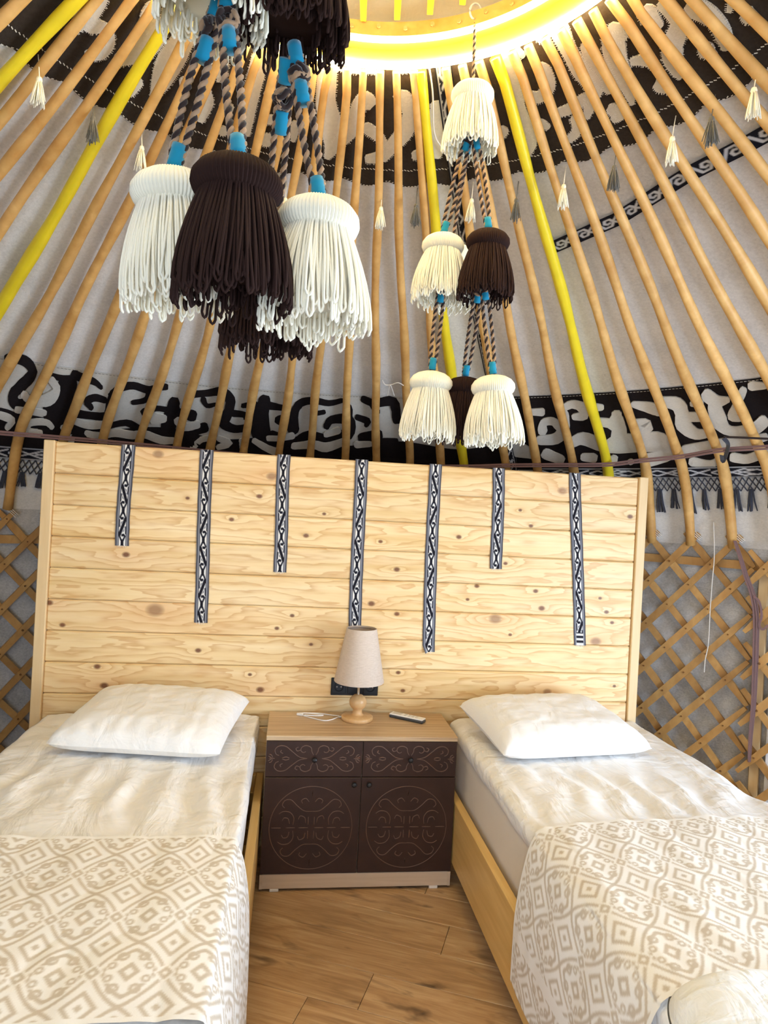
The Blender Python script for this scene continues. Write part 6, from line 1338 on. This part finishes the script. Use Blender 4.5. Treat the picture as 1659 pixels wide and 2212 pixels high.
runner([(-1.290, 0.22), (-1.288, 0.38), (-1.255, 0.54), (-1.215, 0.612), (-1.15, 0.622), (-0.80, 0.625), (-0.40, 0.622), (-0.338, 0.600), (-0.306, 0.50), (-0.291, 0.36), (-0.289, 0.20)], -1.150, -1.815, 1.0, 'white runner with taupe diamond scrolls across the left bed')
runner([(0.480, 0.175), (0.481, 0.28), (0.484, 0.38), (0.502, 0.50), (0.530, 0.592), (0.585, 0.622), (0.66, 0.625), (1.0, 0.628), (1.40, 0.624), (1.462, 0.600), (1.486, 0.48), (1.490, 0.30)], -1.105, -1.800, 4.0, 'white runner with taupe diamond scrolls hanging over the right bed', (0.135, 0.170))

def pillow(c, wd, dp, ht, rotz, tilt, seed, label):
    n = 64; mm_ = 48
    V = []; F = []
    for sgn in (1, -1):
        for j in range(mm_):
            for i in range(n):
                u = -1 + 2 * i / (n - 1); v = -1 + 2 * j / (mm_ - 1)
                e = max(0.0, (1 - abs(u) ** 4.5)) ** 0.42 * max(0.0, (1 - abs(v) ** 3.6)) ** 0.42
                x = u * wd / 2 * (1 - 0.03 * (1 - abs(v) ** 2)); y = v * dp / 2 * (1 - 0.03 * (1 - abs(u) ** 2)) * (1 - 0.05 * abs(u) ** 6)
                edge = max(abs(u), abs(v))
                wk = 0.006 * wr(u * 1.2 + seed, v * 1.2, 2.2, 3) * e + 0.005 * math.sin(u * 26 + 2.5 * wr(u + seed, v, 2, 2)) * max(0, edge - 0.55) * e * 1.6
                z = sgn * ht / 2 * e * (1.15 if sgn > 0 else 0.62) + wk * (sgn > 0)
                V.append((x, y, z))
    N1 = n * mm_
    for s in (0, 1):
        for j in range(mm_ - 1):
            for i in range(n - 1):
                a = s * N1 + j * n + i; f = (a, a + 1, a + n + 1, a + n); F.append(f if s == 0 else f[::-1])
    V = np.array(V) @ np.array(Matrix.Rotation(tilt, 3, 'X')).T @ np.array(Matrix.Rotation(rotz, 3, 'Z')).T + np.array(c)
    return obj('pillow', (V, F), M['pillow'], smooth=True, label=label, cat='pillow', group='pillows')
pillow((-0.715, -0.350, 0.684), 0.62, 0.50, 0.15, -0.15, 0.11, 0.3, 'plump white pillow against the headboard on the left bed')
pillow((0.885, -0.350, 0.680), 0.645, 0.49, 0.145, 0.13, 0.11, 4.4, 'plump white pillow against the headboard on the right bed')

def puff(x0, x1, y0, y1, z0, z1, seed, n=70, m_=40):
    V = []; F = []
    for sgn in (1, -1):
        for j in range(m_):
            for i in range(n):
                u = -1 + 2 * i / (n - 1); v = -1 + 2 * j / (m_ - 1)
                # square to rounded rectangle
                k = 1 - 0.10 * (u * u) * (v * v)
                e = max(0.0, 1 - abs(u) ** 6) ** 0.5 * max(0.0, 1 - abs(v) ** 4) ** 0.5
                x = (x0 + x1) / 2 + u * k * (x1 - x0) / 2; y = (y0 + y1) / 2 + v * k * (y1 - y0) / 2
                z = z0 + 0.02 + (z1 - z0 - 0.02) * e + 0.012 * e * wr(x * 2 + seed, y * 2, 3.5, 3) if sgn > 0 else z0 + 0.02 - 0.018 * e
                V.append((x, y, z))
    N1 = n * m_
    for s in (0, 1):
        for j in range(m_ - 1):
            for i in range(n - 1):
                a = s * N1 + j * n + i; f = (a, a + 1, a + n + 1, a + n); F.append(f if s == 0 else f[::-1])
    rim = [V[j * n] for j in range(m_)] + [V[(m_ - 1) * n + i] for i in range(n)]
    return np.array(V), F, np.array(rim)
V, F, rim = puff(0.475, 1.42, -2.16, -1.855, 0.632, 0.735, 2.0)
bl = obj('blanket', (V, F), M['towel'], smooth=True, label='folded white blanket with thin dark piping at the foot of the right bed', cat='blanket')
obj('piping', tube(rim, 0.0022, 6), M['greyplastic'], bl, smooth=True)
